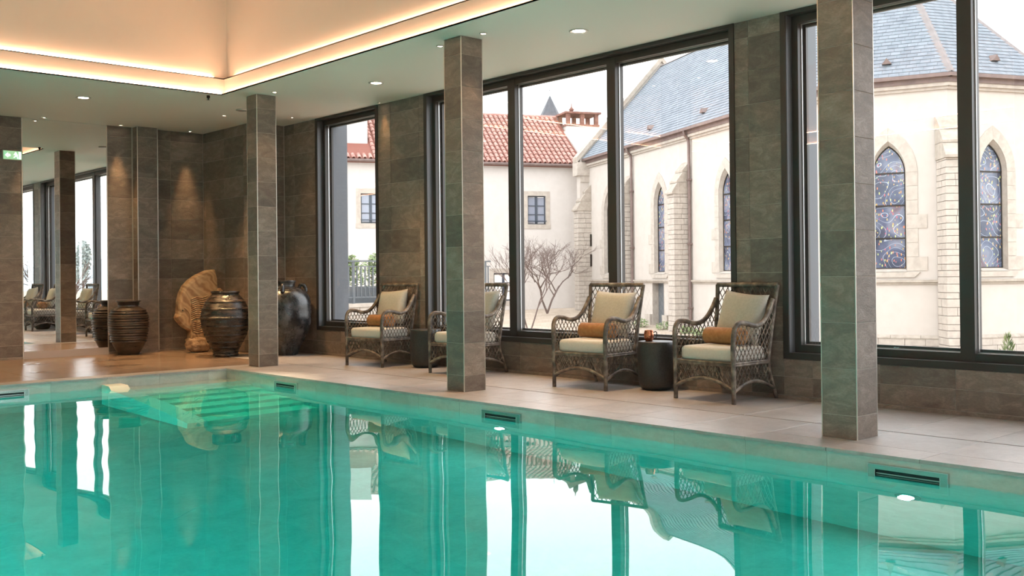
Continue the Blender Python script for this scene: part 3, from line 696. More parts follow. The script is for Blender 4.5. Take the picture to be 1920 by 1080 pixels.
for i, (p, fdir, lab, short, hasbol, tw) in enumerate(CH):
    ch = chair0 if i == 0 else copy_chair(chair0)
    rz = math.atan2(fdir[1], fdir[0]) + PI / 2
    ch.location = (p[0], p[1], 0); ch.rotation_euler = (0, 0, rz); ch['label'] = lab; ch['group'] = 'wicker armchairs by the windows'
    R = Matrix.Rotation(rz, 4, 'Z'); base = Vector((p[0], p[1], 0))
    o = link(seat_me, 'seat_cushion', None, base + Vector((0, 0, .3385)), rz); tag(o, 'pale linen seat cushion in the ' + short, 'cushion', 'seat cushions of the armchairs')
    pm = pillow_mesh(.48, .45, .15, M['pillow'], 'back_pillow', i * 3 + 1)
    o = link(pm, 'back_pillow', None, base + R @ Vector((tw[0] + .02, .405, .488))); o.rotation_euler = Euler((math.radians(-16), math.radians(-4 + 3 * i), rz + tw[2]), 'XYZ')
    tag(o, 'square grey beige pillow leaning in the ' + short, 'pillow', 'square pillows of the armchairs')
    if hasbol:
        o = link(bol_me, 'bolster', None, base + R @ Vector((.02, .265, .475 + .072)), rz + tw[1] * 2)
        tag(o, 'caramel velvet bolster in the ' + short, 'bolster', 'caramel bolsters of the armchairs')

# side tables
def side_table(x, y, r, label):
    h = .455; R0 = r
    pr = [(0, 0), (R0 * .62, 0), (R0 * .80, .012), (R0 * .92, .045), (R0 * .985, .10), (R0, .17)] + [(R0, z) for z in (.25, .33, .41)] + [(R0, h - .008), (R0 - .006, h), (R0 - .03, h + .001), (0, h + .001)]
    o = MB().lathe(pr, 48).build('side_table', M['side_table'], None, True, loc=(x, y, 0)); tag(o, label, 'side table', 'drum side tables')
side_table(7.42, 6.125, .170, 'black drum side table carrying the copper mug')
side_table(7.40, 9.655, .184, 'black drum side table right of the farthest armchair')
t = thing('copper_mug', 'small hammered copper mug on the near side table', 'mug', (7.385, 6.18, .4565))
MB().lathe([(0, 0), (.03, 0), (.036, .004), (.045, .03), (.0475, .055), (.045, .08), (.039, .098), (.041, .102), (.038, .102), (.036, .098), (.042, .078), (.044, .055), (.04, .02), (0, .01)], 32).build('bowl', M['copper'], t, True)
hp = Vector((.7385, -.6742, 0))
mb = MB(); mb.tube(cr([hp * .044 + Vector((0, 0, .08)), hp * .062 + Vector((0, 0, .088)), hp * .074 + Vector((0, 0, .078)), hp * .072 + Vector((0, 0, .05)), hp * .066 + Vector((0, 0, .03)), hp * .043 + Vector((0, 0, .028))], 6), .0045, 8)
mb.build('handle', M['dark_metal'], t, True, label='dark handle')

# ---------------------------------------------------------------- jars and carved fish
def densify(prof, n=6):
    P = cr([(r, z, 0) for r, z in prof], n); return [(max(0, p.x), p.y) for p in P]
def jar(name, x, y, outer, ridges, mat_, label, inner_r):
    p = densify(outer, 26)
    q = []
    for r, z in p:
        d = 0
        for (zr, wr, hr) in ridges: d += hr * math.exp(-((z - zr) / wr) ** 2)
        q.append((max(0, r + d) if r > 0.01 else r, z))
    ztop = q[-1][1]
    q += [(inner_r, ztop - .012), (inner_r * .97, ztop - .06), (0, ztop - .08)]
    q = [(0, 0)] + q
    o = MB().lathe(q, 64).build(name, mat_, None, True, loc=(x, y, 0)); tag(o, label, 'jar'); return o
rid = [(.19 + .0345 * k + .004 * math.sin(k * 2.1), .010, .021) for k in range(14)]
jar('ribbed_jar', 5.755, 14.55, [(.135, 0), (.145, .02), (.19, .09), (.232, .19), (.26, .36), (.267, .50), (.255, .58), (.225, .645), (.175, .68), (.146, .695), (.142, .735), (.15, .755), (.172, .768), (.172, .778)], rid, M['pot_brown'],
    'brown ribbed clay jar standing beside the mirror', .15)
jar('banded_jar', 6.565, 13.15, [(.165, 0), (.176, .02), (.168, .05), (.185, .10), (.225, .17), (.285, .30), (.325, .43), (.337, .54), (.322, .64), (.285, .73), (.235, .81), (.195, .855), (.182, .872), (.196, .892), (.190, .912)],
    [(.545, .012, .012), (.535, .006, .006), (.665, .010, .010), (.765, .010, .012), (.42, .012, .008), (.30, .010, .010), (.20, .010, .010), (.13, .010, .008), (.06, .008, .008), (.36, .006, .004), (.25, .006, .004)], M['pot_black'],
    'black and bronze banded jar in front of the carved fish', .165)
pj = jar('tall_grey_jar', 7.262, 12.70, [(.155, 0), (.165, .02), (.205, .12), (.27, .24), (.325, .37), (.350, .50), (.352, .62), (.350, .74), (.325, .83), (.27, .90), (.19, .945), (.135, .965), (.125, .985), (.132, 1.015), (.142, 1.035), (.140, 1.05)], [(.93, .006, .006)], M['pot_grey'],
         'tall glossy grey jar with lug handles left of the window', .115)
for k in range(4):
    a = -.7 + k * PI / 2; d = Vector((math.cos(a), math.sin(a), 0))
    mb = MB(); mb.tube(cr([d * .285 + Vector((0, 0, .885)), d * .275 + Vector((0, 0, .945)), d * .245 + Vector((0, 0, .985)), d * .205 + Vector((0, 0, .985)), d * .185 + Vector((0, 0, .94))], 6), .024, 10)
    mb.build('lug', M['pot_grey'], pj, True)
# carved fish on a rock
t = thing('carved_fish', 'banded sandstone fish sculpture on a rough rock base', 'sculpture', (6.68, 14.2, 0))
ol = [(6.901, 1.226), (6.769, 1.212), (6.622, 1.15), (6.504, 1.075), (6.417, .987), (6.359, .878), (6.329, .755), (6.325, .645), (6.316, .577), (6.292, .523), (6.306, .488), (6.334, .453), (6.397, .382), (6.498, .322), (6.512, .253), (6.504, .19), (6.79, .16), (6.821, .308), (6.897, .445), (6.98, .582), (7.035, .778), (7.040, .86), (7.03, .91), (6.99, .945), (6.943, .944), (6.936, 1.092)]
bm = bmesh.new(); cxz = Vector((6.66, .68))
def lay(sc, y): return [bm.verts.new((cxz.x + (x - cxz.x) * sc - 6.68, y, cxz.y + (z - cxz.y) * sc)) for x, z in ol]
prev = None
for sc, y in ((.86, -.085), (.95, -.075), (.99, -.05), (1.0, 0), (.99, .05), (.95, .075)):
    cur = lay(sc, y)
    if prev is None: bm.faces.new(cur)
    else:
        for i in range(len(cur)): bm.faces.new((prev[i], prev[(i + 1) % len(cur)], cur[(i + 1) % len(cur)], cur[i]))
    prev = cur
bm.faces.new(prev[::-1]); bmesh.ops.triangulate(bm, faces=[f for f in bm.faces if len(f.verts) > 4]); bmesh.ops.recalc_face_normals(bm, faces=bm.faces)
me = bpy.data.meshes.new('fish_body'); bm.to_mesh(me); bm.free(); me.materials.append(M['fish']); link(me, 'fish_body', t)
mb = MB().lathe([(0, .012), (.006, .010), (.012, 0)], 12); ey = mb.build('eye', M['black'], t, True, loc=(6.38 - 6.68, -.083, .628)); ey.rotation_euler = (PI / 2, 0, 0)
mb = MB(); mb.tube(cr([(6.40, 0, .67), (6.47, 0, .60), (6.50, 0, .50), (6.49, 0, .40)], 8), .010, 6); mb.build('gill_ridge', M['fish'], t, True, loc=(-6.68, -.087, 0))
for k in range(11):
    a = k / 10; z = .80 - .30 * a; x0 = 6.50 + .01 * math.sin(a * 3)
    mb = MB(); mb.tube(cr([(x0, 0, z - .02), (x0 + .09, 0, z + .015), (x0 + .18, 0, z + .005), (x0 + .26, 0, z + .03)], 5), .0095, 6); mb.build('fin_ridge', M['fish'], t, True, loc=(-6.68, -.087, 0))
for k in range(6):
    a = k / 5; z = .46 - .15 * a
    mb = MB(); mb.tube(cr([(6.54, 0, z), (6.61, 0, z - .02), (6.68, 0, z), (6.75, 0, z - .015)], 5), .0085, 6); mb.build('fin_ridge', M['fish'], t, True, loc=(-6.68, -.087, 0))
bm = bmesh.new(); bmesh.ops.create_icosphere(bm, subdivisions=4, radius=1)
for v in bm.verts:
    n = .93 + .05 * math.sin(9 * v.co.x + 3 * v.co.z) + .05 * math.sin(11 * v.co.z + 5 * v.co.y) + .03 * math.sin(23 * v.co.x * v.co.z + 9)
    q = v.co * n; e = lambda a: math.copysign(abs(a) ** .7, a)
    v.co = Vector((e(q.x) * .205, e(q.y) * .13, .118 + max(-.118, e(q.z) * .118)))
me = bpy.data.meshes.new('rock_base'); bm.to_mesh(me); bm.free(); me.materials.append(M['rock'])
for p in me.polygons: p.use_smooth = True
link(me, 'rock_base', t, (-.03, -.01, 0))
# wet patches on the far deck
for k, (x, y, rx, ry, lab) in enumerate(((4.25, 13.9, .16, .10, 'thin wet patch on the far deck left of the mirror'), (5.25, 13.75, .28, .16, 'thin wet patch on the far deck below the mirror'), (4.95, 12.75, .22, .12, 'thin wet patch on the far deck near the pool edge'), (3.95, 12.6, .12, .08, 'small wet patch on the far deck near the skimmer'))):
    n = 22; vs = [(x + rx * math.cos(2 * PI * i / n) * (1 + .3 * math.sin(3 * i + k)), y + ry * math.sin(2 * PI * i / n) * (1 + .3 * math.cos(2.3 * i + k)), .0015) for i in range(n)]
    tag(MB().add(vs, [tuple(range(n))]).build('wet_patch', M['wet']), lab, 'puddle', 'wet patches on the far deck')
#EXTERIOR
# ================================================================ exterior
def az(a): a = math.radians(a); return Vector((math.sin(a), math.cos(a), 0))
class Frame:
    # s along the wall, z up, o outward from the wall
    def __init__(f, x, y, a, left, root=Vector((0, 0, 0))):
        f.p = Vector((x, y, 0)); f.d = az(a); f.n = Vector((-f.d.y, f.d.x, 0)) * (1 if left else -1); f.root = root
    def __call__(f, s, z, o=0): return f.p + f.d * s + f.n * o + Vector((0, 0, z)) - f.root
    def box(f, mb, s0, s1, z0, z1, o0, o1, mi=0):
        vs = [f(s, z, o) for z in (z0, z1) for o in (o0, o1) for s in (s0, s1)]
        return mb.add(vs, [(0, 2, 3, 1), (4, 5, 7, 6), (0, 1, 5, 4), (2, 6, 7, 3), (0, 4, 6, 2), (1, 3, 7, 5)], mi)
    def cells(f, mb, s0, s1, z0, z1, holes, o=0):
        ss = sorted({s0, s1} | {v for h in holes for v in h[:2] if s0 < v < s1}); zs = sorted({z0, z1} | {v for h in holes for v in h[2:] if z0 < v < z1})
        for a, b in zip(ss[:-1], ss[1:]):
            for c, e in zip(zs[:-1], zs[1:]):
                ms, mz = (a + b) / 2, (c + e) / 2
                if not any(h[0] < ms < h[1] and h[2] < mz < h[3] for h in holes): mb.add([f(a, c, o), f(b, c, o), f(b, e, o), f(a, e, o)], [(0, 1, 2, 3)])
        return mb
GZ = -1.25
def ground_z(x, y):
    D = x * .6743 + y * .7385
    return -1.22 + .72 * min(1, max(0, (D - 38) / 10))
# courtyard and land
mb = MB(); xs = [XO + .01, 12, 16, 20, 24, 28, 32, 36, 40, 46, 54, 70, 100, 160]; ys = [-220, -120, -60, -30, -12, -4, 2, 8, 14, 20, 26, 30, 34, 38, 44, 52, 70, 110, 170]
vs = [(x, y, ground_z(x, y)) for y in ys for x in xs]; n = len(xs)
mb.add(vs, [(j * n + i, j * n + i + 1, (j + 1) * n + i + 1, (j + 1) * n + i) for j in range(len(ys) - 1) for i in range(n - 1)])
mb.add([(XO + .01, -220, -1.22), (-120, -220, -1.22), (-120, YN - .3, -1.22), (XO + .01, YN - .3, -1.22)], [(0, 1, 2, 3)])
structure(mb, 'courtyard_ground', M['gravel'])
structure(MB().box(XO - .02, XO + .012, YN, YB, GZ - .2, Z0W - .02), 'outer_plinth', M['stucco'])

# ---------------------------------------------------------------- church
CR = Vector((30, 20, GZ))
church = thing('church', 'cream stone church with slate roof and pointed stained glass windows', 'church', CR)
NV = Frame(26.73, 15.22, 24.9, True, CR); FA = Frame(27.74, 12.46, -20.1, True, CR); FB = Frame(27.74, 12.46, 114.9, False, CR)
LA = (Vector((26.73, 15.22, 0)) - Vector((27.74, 12.46, 0))).length; LB = 3.25
def arch_pts(h, zs, za, n=8):
    rise = za - zs; R = (h * h + rise * rise) / (2 * h); th = math.asin(min(1, rise / R)); out = []
    for k in range(n + 1):
        a = th * k / n; out.append(((h - R) + R * math.cos(a), zs + R * math.sin(a)))
    return out     # right half, from the springing to the apex
H0, H1, ZSILL, ZSPR, ZAP = .47, .425, 1.12, 3.88, 4.72
def lancet(h, sill, spr, ap): 
    r = arch_pts(h, spr, ap); return [(-h, sill), (h, sill)] + r + [(-u, v) for u, v in r[-2::-1]]
def lancet_wall(mb, F, s0, s1, sc, z0, z1):
    r = arch_pts(H0, ZSPR, ZAP + .06)
    mb.add([F(s, z) for s, z in [(s0, z0), (sc, z0), (sc, ZSILL), (sc - H0, ZSILL)] + [(sc - u, v) for u, v in r] + [(sc, z1), (s0, z1)]], [tuple(range(len(r) + 6))])
    mb.add([F(s, z) for s, z in [(s1, z0), (sc, z0), (sc, ZSILL), (sc + H0, ZSILL)] + [(sc + u, v) for u, v in r] + [(sc, z1), (s1, z1)]], [tuple(range(len(r) + 6))])
mb = MB()
bays = [(4.0, 9.3, 6.49), (9.3, 14.4, 11.78), (14.4, 19.6, 17.0)]
NV.cells(mb, 0, 4.0, GZ, 6.5, [])
for s0, s1, sc in bays: lancet_wall(mb, NV, s0, s1, sc, .74 if sc == 11.78 else GZ, 6.5)
NV.cells(mb, 9.3, 14.4, GZ, .74, [(11.44, 12.48, GZ - 1, .735)])
lancet_wall(mb, FA, 0, LA, 1.56, GZ, 6.5); lancet_wall(mb, FB, 0, LB, 1.535, GZ, 6.5)
# rest of the body (far sides)
p3 = FB(LB, 0); q = Frame(p3.x + CR.x, p3.y + CR.y, 69.9, False, CR); q.cells(mb, 0, 3.1, GZ, 6.5, [])
p4 = q(3.1, 0); q2 = Frame(p4.x + CR.x, p4.y + CR.y, 24.9, False, CR); q2.cells(mb, 0, 18, GZ, 6.5, [])
mb.build('wall', M['stucco'], church)
# gable wall with coping at the far end of the nave
OR = -3.83; ZR = 11.14
gp = [(.45, GZ), (.45, 6.55), (OR, 11.42), (2 * OR - .45, 6.55), (2 * OR - .45, GZ)]
MB().prism(gp, 19.32, 19.72, lambda o, z, s: NV(s, z, o)).build('gable_wall', M['stucco'], church)
cp = [(.62, 6.35), (.62, 6.62), (OR, 11.62), (2 * OR - .62, 6.62), (2 * OR - .62, 6.35), (OR, 11.36)]
MB().prism(cp, 19.22, 19.80, lambda o, z, s: NV(s, z, o)).build('gable_coping', M['stone_dark'], church)
mb = MB(); NV.box(mb, 19.2, 19.82, 5.75, 6.38, 0, .62); NV.box(mb, 19.25, 19.8, 5.45, 5.75, 0, .42); mb.build('kneeler_stone', M['stone'], church)
# windows
def church_window(F, sc):
    h = H0; o1 = .02; r0 = arch_pts(h, ZSPR, ZAP + .06, 5); r1 = arch_pts(h + .30, ZSPR, ZAP + .44, 5)
    fr = MB()
    for side in (1, -1):    # splayed reveal down to the glass
        L = [(h, ZSILL)] + arch_pts(h, ZSPR, ZAP + .06, 8); Gp = [(H1, ZSILL + .04)] + arch_pts(H1, ZSPR, ZAP - .08, 8)
        for k in range(len(L) - 1):
            fr.add([F(sc + side * L[k][0], L[k][1], .0), F(sc + side * L[k + 1][0], L[k + 1][1], 0), F(sc + side * Gp[k + 1][0], Gp[k + 1][1], -.17), F(sc + side * Gp[k][0], Gp[k][1], -.17)], [(0, 1, 2, 3)])
    fr.add([F(sc - h, ZSILL - .04, .06), F(sc + h, ZSILL - .04, .06), F(sc + H1, ZSILL + .06, -.17), F(sc - H1, ZSILL + .06, -.17)], [(0, 1, 2, 3)])
    W = fr.build('stained_glass_window', M['stone'], church)
    for side in (1, -1):
        for k in range(5):   # voussoirs
            g = MB(); g.prism([(r0[k][0], r0[k][1]), (r1[k][0], r1[k][1]), (r1[k + 1][0], r1[k + 1][1]), (r0[k + 1][0], r0[k + 1][1])], -.02, o1, lambda u, v, o: F(sc + side * (u + .002), v, o))
            g.build('surround_stone', M['stone'], W)
        zq = [ZSILL - .02 + (ZSPR - ZSILL + .02) * k / 7 for k in range(8)]
        for k in range(7):
            g = MB(); wq = .30 + (.24 if k in (0, 3) else 0)
            a, b = sorted((sc + side * h, sc + side * (h + wq))); F.box(g, a, b, zq[k] + .004, zq[k + 1] - .004, -.02, o1); g.build('surround_stone', M['stone'], W)
    g = MB(); g.prism([(sc - h - .35, ZSILL - .05), (sc + h + .35, ZSILL - .05), (sc + h + .2, ZSILL - .2), (sc - h - .2, ZSILL - .2)], -.02, .05, lambda u, v, o: F(u, v, o)); g.build('sill', M['stone'], W)
    # four stained panes between dark bars
    zz = [ZSILL + .05, 2.03, 2.96, 3.88]; ap = arch_pts(H1, ZSPR, ZAP - .08, 8)
    for k in range(3):
        g = MB(); org = F(sc - H1, zz[k], -.165); g.add([F(sc + a * H1, z, -.165) - org for a, z in ((-1, zz[k]), (1, zz[k]), (1, zz[k + 1]), (-1, zz[k + 1]))], [(0, 1, 2, 3)]); g.build('pane', M['stained'], W, loc=org)
    g = MB(); org = F(sc, 3.88, -.165); pl = ap + [(-u, v) for u, v in ap[-2::-1]]
    g.add([F(sc + u, v, -.165) - org for u, v in pl], [tuple(range(len(pl)))]); g.build('pane', M['stained'], W, loc=org)
    for z in zz:
        g = MB(); F.box(g, sc - H1, sc + H1, z - .02, z + .02, -.17, -.13); g.build('glazing_bar', M['dark_metal'], W)
    g = MB()
    for side in (1, -1):
        pts = [F(sc + side * H1, ZSILL + .05, -.15)] + [F(sc + side * u, v, -.15) for u, v in ap]; g.tube(pts, .02, 5)
    g.build('window_edge', M['dark_metal'], W)
for s0, s1, sc in bays: church_window(NV, sc)
church_window(FA, 1.56); church_window(FB, 1.535)
# mouldings, gutter
def moulding(name, m, parts, z_s1=None):
    g = MB()
    for z0, z1, o in parts:
        NV.box(g, -.1, 19.3, z0, z1, -.02, o); FA.box(g, -o * .41, LA + o * .41, z0, z1, -.02, o); FB.box(g, -o * .41, LB + o * .41, z0, z1, -.02, o)
    g.build(name, m, church)
moulding('cornice', M['stone'], [(6.12, 6.20, .08), (6.20, 6.30, .16)])
moulding('fascia', M['copper_brown'], [(6.30, 6.43, .20)])
moulding('gutter', M['copper_brown'], [(6.43, 6.53, .36)])
g = MB()
for F, a, b in ((NV, 4.0, 11.44), (NV, 12.48, 19.3), (NV, 11.44, 12.48), (FA, -.03, LA), (FB, -.03, LB)): F.box(g, a, b, .78, .85, -.02, .10); F.box(g, a, b, .72, .78, -.02, .05)
g.build('string_course', M['stone_dark'], church)
# door at the foot of the nave
g = MB(); NV.box(g, 11.30, 12.49, GZ, .73, -.30, -.26); d = g.build('side_door', M['railing'], church)
g = MB(); NV.box(g, 12.475, 12.50, GZ, .735, -.3, .01); NV.box(g, 11.42, 11.445, GZ, .735, -.3, .01); g.build('door_reveal', M['stone'], d)
for s in (11.2, 12.75):
    g = MB(); NV.box(g, s - .22, s + .22, GZ, -.55, 0, .12); g.build('plinth_pier', M['stone'], church)
rnd = random.Random(3)
g = MB()   # plinth core and its stones around the apse
for F, L in ((FA, LA), (FB, LB)):
    F.box(g, -.02, L, GZ - .1, -.80, -.02, .06)
g.build('plinth_core', M['joint'], church)
for F, L in ((FA, LA), (FB, LB)):
    for k in range(3):
        s = -.05 - .2 * (k % 2); z0 = -1.4 + .2 * k
        while s < L:
            L_ = rnd.uniform(.45, .75); g = MB(); F.box(g, max(-.05, s) + .005, min(L + .05, s + L_) - .005, z0 + .005, z0 + .195, 0, .075 + rnd.uniform(0, .015)); g.build('plinth_stone', M['stone'], church); s += L_
    s = -.05
    while s < L:
        g = MB(); g.prism([(0, -.80), (.10, -.80), (.10, -.77), (0, -.70)], s + .004, min(L + .05, s + .8) - .004, lambda o, z, t: F(t, z, o)); g.build('plinth_cap', M['stone_dark'], church); s += .8
# buttresses built of coursed stones
def buttress(F, s0, s1, proj, zt, foot=0):
    core = MB(); F.box(core, s0 + .02, s1 - .02, GZ - .1, zt, -.1, proj - .02)
    B = core.build('buttress', M['joint'], church)
    z = GZ - .05; k = 0
    while z < zt - .05:
        hgt = min(rnd.choice((.17, .2, .23)), zt - z); p = proj + (foot if z < -.75 else 0)
        f = rnd.choice((.38, .5, .62)) if k % 2 else rnd.choice((.45, .55)); e = [(-.02, p * f), (p * f, p)]
        for a, b in e:
            j = rnd.uniform(0, .012)
            if b == p and rnd.random() < .6:
                m_ = s0 + (s1 - s0) * rnd.uniform(.4, .6)
                for c, d_ in ((s0, m_), (m_, s1)):
                    g = MB(); F.box(g, c + (.005 if c != s0 else -j), d_ - (.005 if d_ != s1 else -j), z + .008, z + hgt - .008, a + .005, b + j); g.build('stone_block', M['stone'], B)
            else:
                g = MB(); F.box(g, s0 - j, s1 + j, z + .008, z + hgt - .008, a + .005, b - .005 if b != p else b + j); g.build('stone_block', M['stone'], B)
        z += hgt; k += 1
    # sloping weathered cap in three drips
    zc, pc = zt, proj + .10
    for k in range(3):
        pn = pc * (.66, .5, .0)[k]; zn = zc + (.45, .42, .40)[k] * 1.0
        g = MB(); g.prism([(-.05, zc), (pc, zc), (pc, zc + .07), (pn, zn), (-.05, zn)], s0 - .03, s1 + .03, lambda o, z, t: F(t, z, o)); g.build('weathering_stone', M['stone_dark'], B)
        zc = zn - .02; pc = pn + .04
for s in (9.17, 14.42, 19.05): buttress(NV, s, s + .56, .66, 4.08)
dg = Vector((-.736, -.677, 0)); BF = Frame(27.74, 12.46, math.degrees(math.atan2(.677, -.736)), True, CR)
if BF.n.dot(dg) < 0: BF.n = -BF.n
buttress(BF, -.30, .30, .72, 4.15, .10)
for s in (9.02, 14.25):
    g = MB(); g.tube([NV(s, 6.44, .30), NV(s, 6.30, .28), NV(s, 6.1, .12), NV(s, 5.9, .10), NV(s, GZ, .10)], .055, 8); dp = g.build('downpipe', M['copper_brown'], church)
    for z in (4.6, 2.2, -.2):
        g = MB(); NV.box(g, s - .075, s + .075, z - .03, z + .03, .02, .17); g.build('pipe_bracket', M['copper_brown'], dp)
for z in (2.7, 1.75):
    g = MB(); NV.box(g, 19.0, 19.06, z - .28, z + .28, .0, .08); g.build('wall_anchor', M['dark_metal'], church)
# roof: three visible facets plus the hidden ones
def W(F, s, z, o): return F(s, z, o)
oG = .33
C1_ = NV(-.13, 6.53, oG); E1_ = NV(19.3, 6.53, oG); C2_ = FA(-oG * .41, 6.53, oG); C3_ = FB(LB + oG * .41, 6.53, oG); A_ = NV(2.1, ZR, OR); R_ = NV(19.3, ZR, OR)
E2_ = NV(19.3, 6.53, 2 * OR - oG); C4_ = C3_ + (az(69.9) * 3.4); C5_ = NV(-.13, 6.53, 2 * OR - oG)
rb = MB(); 
for poly in ((C1_, E1_, R_, A_), (C2_, C1_, A_), (C2_, A_, C3_), (C3_, A_, C4_), (C4_, A_, R_, E2_)): rb.add(poly, [tuple(range(len(poly)))])
roof = rb.build('roof', M['slate_under'], church)
slate_n = [0]
def slates(B0, B1, T0, T1, wid, row, hmax, single, parent, joined=None):
    # B0-B1 eave, T0-T1 top edge (same point for a hip triangle)
    e1 = (B1 - B0).normalized(); up = ((T0 + T1) / 2 - B0); up = (up - e1 * up.dot(e1)); Hs = up.length; e2 = up.normalized(); nr = e1.cross(e2)
    if nr.z < 0: nr = -nr
    L = (B1 - B0).length; t0 = (T0 - B0).dot(e1); t1 = (T1 - B0).dot(e1); k = 0
    while k * row < Hs - row:
        h = k * row; a0 = t0 * h / Hs; a1 = L + (t1 - L) * h / Hs; s = a0 - (wid / 2 if k % 2 else 0)
        while s < a1:
            l, r_ = max(s, a0) + .003, min(s + wid, a1) - .003
            if r_ - l > .03:
                hh = row * 1.12; j = rnd.uniform(0, .006)
                vs = [B0 + e1 * l + e2 * (h - .01) + nr * .006, B0 + e1 * r_ + e2 * (h - .01) + nr * .006, B0 + e1 * r_ + e2 * (h + hh) + nr * .004, B0 + e1 * l + e2 * (h + hh) + nr * .004]
                vs += [vs[0] + nr * (.018 + j), vs[1] + nr * (.018 + j), vs[2] + nr * .003, vs[3] + nr * .003]
                fs = [(4, 5, 6, 7), (0, 1, 5, 4), (1, 2, 6, 5), (3, 0, 4, 7)]
                if single and h < hmax and slate_n[0] < 298:
                    MB().add([v - vs[0] for v in vs], fs).build('slate', M['slate_roof'], parent, loc=vs[0]); slate_n[0] += 1
                else: joined.add(vs, fs)
            s += wid
        k += 1
js = MB()
slates(C2_, C1_, A_, A_, .27, .175, 2.5, True, roof, js)
slates(C3_, C2_, A_, A_, .27, .175, 2.4, True, roof, js)
slates(E1_, C1_, R_, A_, .27, .175, 0, False, roof, js)
js.build('slate_courses', M['slate_roof'], roof, kind='stuff')
def hip(a, b, wd, name):
    d = (b - a).normalized(); sd = d.cross(Vector((0, 0, 1))).normalized(); up = sd.cross(d); g = MB()
    g.add([a + sd * wd - up * .045, a + up * .05, a - sd * wd - up * .045, b + sd * wd - up * .045, b + up * .05, b - sd * wd - up * .045], [(0, 1, 4, 3), (1, 2, 5, 4)]); g.build(name, M['zinc'], roof)
hip(C2_, A_, .17, 'hip_flashing'); hip(C3_, A_, .17, 'hip_flashing'); hip(C1_, A_, .10, 'hip_flashing'); hip(A_, R_, .10, 'ridge_flashing')
for (p, nrm) in (((27.30, 13.97, 6.97), FA.n), ((29.37, 11.87, 7.01), FB.n), ((32.17, 26.68, 7.01), NV.n), ((30.19, 22.51, 6.97), NV.n)):
    p = Vector(p) - CR; sd = Vector((-nrm.y, nrm.x, 0)); g = MB()
    g.add([p + nrm * .14 - sd * .13, p + nrm * .14 + sd * .13, p + nrm * .16 + Vector((0, 0, .17)), p - nrm * .18 + Vector((0, 0, .2)), p - nrm * .05 - sd * .13, p - nrm * .05 + sd * .13], [(0, 1, 2), (0, 2, 3, 4), (1, 5, 3, 2)]); g.build('roof_vent', M['copper_brown'], roof)

# ---------------------------------------------------------------- house with the red tiled roof
HR = Vector((34, 36, -.6))
house = thing('house', 'pale rendered house with red tiled roof beyond the bare tree', 'house', HR)
HH = Frame(33.31 + .3 * .4147, 34.89 + .3 * .91, 114.5, False, HR)
hw = [(-.21, .71, 3.53, 4.9), (-8.24, -7.32, 3.53, 4.9), (-4.2, -3.3, 3.53, 4.9), (-1.95, -.95, -.12, 1.2)]
mb = MB(); HH.cells(mb, -17, 2.7, -2, 6.42, hw); HH.box(mb, -17, 2.7, -2, 6.4, -7.6, -7.5); HH.box(mb, -17.1, -17, -2, 6.4, -7.6, 0)
mb.build('wall', M['stucco_house'], house)
def house_window(s0, s1, z0, z1, lit=False):
    g = MB(); b = .21
    for (a, c, e, f) in ((s0 - b, s0, z0, z1), (s1, s1 + b, z0, z1), (s0 - b, s1 + b, z1, z1 + .22), (s0 - b - .03, s1 + b + .03, z0 - .22, z0)): HH.box(g, a, c, e, f, -.14, .025)
    W_ = g.build('window', M['stone'], house)
    g = MB(); t = .055; m_ = (s0 + s1) / 2
    for (a, c, e, f) in ((s0, s0 + t, z0, z1), (s1 - t, s1, z0, z1), (s0, s1, z0, z0 + t), (s0, s1, z1 - t, z1), (m_ - .06, m_ + .06, z0, z1)): HH.box(g, a, c, e, f, -.13, -.06)
    zs = [z0 + t + (z1 - z0 - 2 * t) * k / 3 for k in range(4)]
    for z in zs[1:3]: HH.box(g, s0, s1, z - .02, z + .02, -.125, -.07)
    if not lit: HH.box(g, s0 - .02, s1 + .04, z0 + .14, z0 + .18, -.03, .03)
    g.build('frame', M['house_frame'], W_)
    for a, c in ((s0 + t, m_ - .06), (m_ + .06, s1 - t)):
        for k in range(3):
            g = MB(); HH.box(g, a, c, zs[k] + .02, zs[k + 1] - .02, -.115, -.105); g.build('pane', M['warm_pane'] if lit else M['house_pane'], W_)
for h in hw[:3]: house_window(*h)
house_window(*hw[3], lit=True)
SL = math.radians(35); ct, st = math.cos(SL), math.sin(SL)
def rp(s, t, up): return HH(s, 6.45 + t * st + up * ct, .30 - t * ct + up * st)   # point on the front roof slope
LS = 4.98
rbm = MB(); rbm.add([rp(-17.2, 0, 0), rp(2.7, 0, 0), rp(2.7, LS, 0), rp(-17.2, LS, 0)], [(0, 1, 2, 3)])
pk = rp(-17.2, LS, 0); pk2 = rp(2.7, LS, 0); rbm.add([pk, pk2, HH(2.7, 6.4, -7.8), HH(-17.2, 6.4, -7.8)], [(0, 1, 2, 3)])
rbm.add([HH(-17, 6.3, 0), HH(2.7, 6.3, 0), rp(2.7, 0, 0), rp(-17.2, 0, 0)], [(0, 1, 2, 3)])
hroof = rbm.build('roof', M['terracotta_dark'], house)
g = MB(); g.tube([rp(-17.2, -.06, -.05), rp(2.6, -.06, -.05)], .075, 8); g.build('gutter', M['copper_brown'], house)
PT, RW = .255, .383
def barrel(s, t, j):
    vs = []; 
    for tt, lift, wd in ((t - .05, .055, .098), (t + RW, .012, .080)):
        for k in range(6):
            a = PI * k / 5; vs.append(rp(s - wd * math.cos(a), tt, lift + .085 * math.sin(a) - .01 + j))
    fs = [(k, k + 1, 7 + k, 6 + k) for k in range(5)]
    # thickness at the lower lip
    for k in range(6): 
        a = PI * k / 5; vs.append(rp(s - .075 * math.cos(a), t - .05, .055 + .06 * math.sin(a) - .02 + j))
    fs += [(12 + k, 13 + k, k + 1, k) for k in range(5)]
    return vs, fs
jt = MB(); nt = 0; rr = random.Random(5)
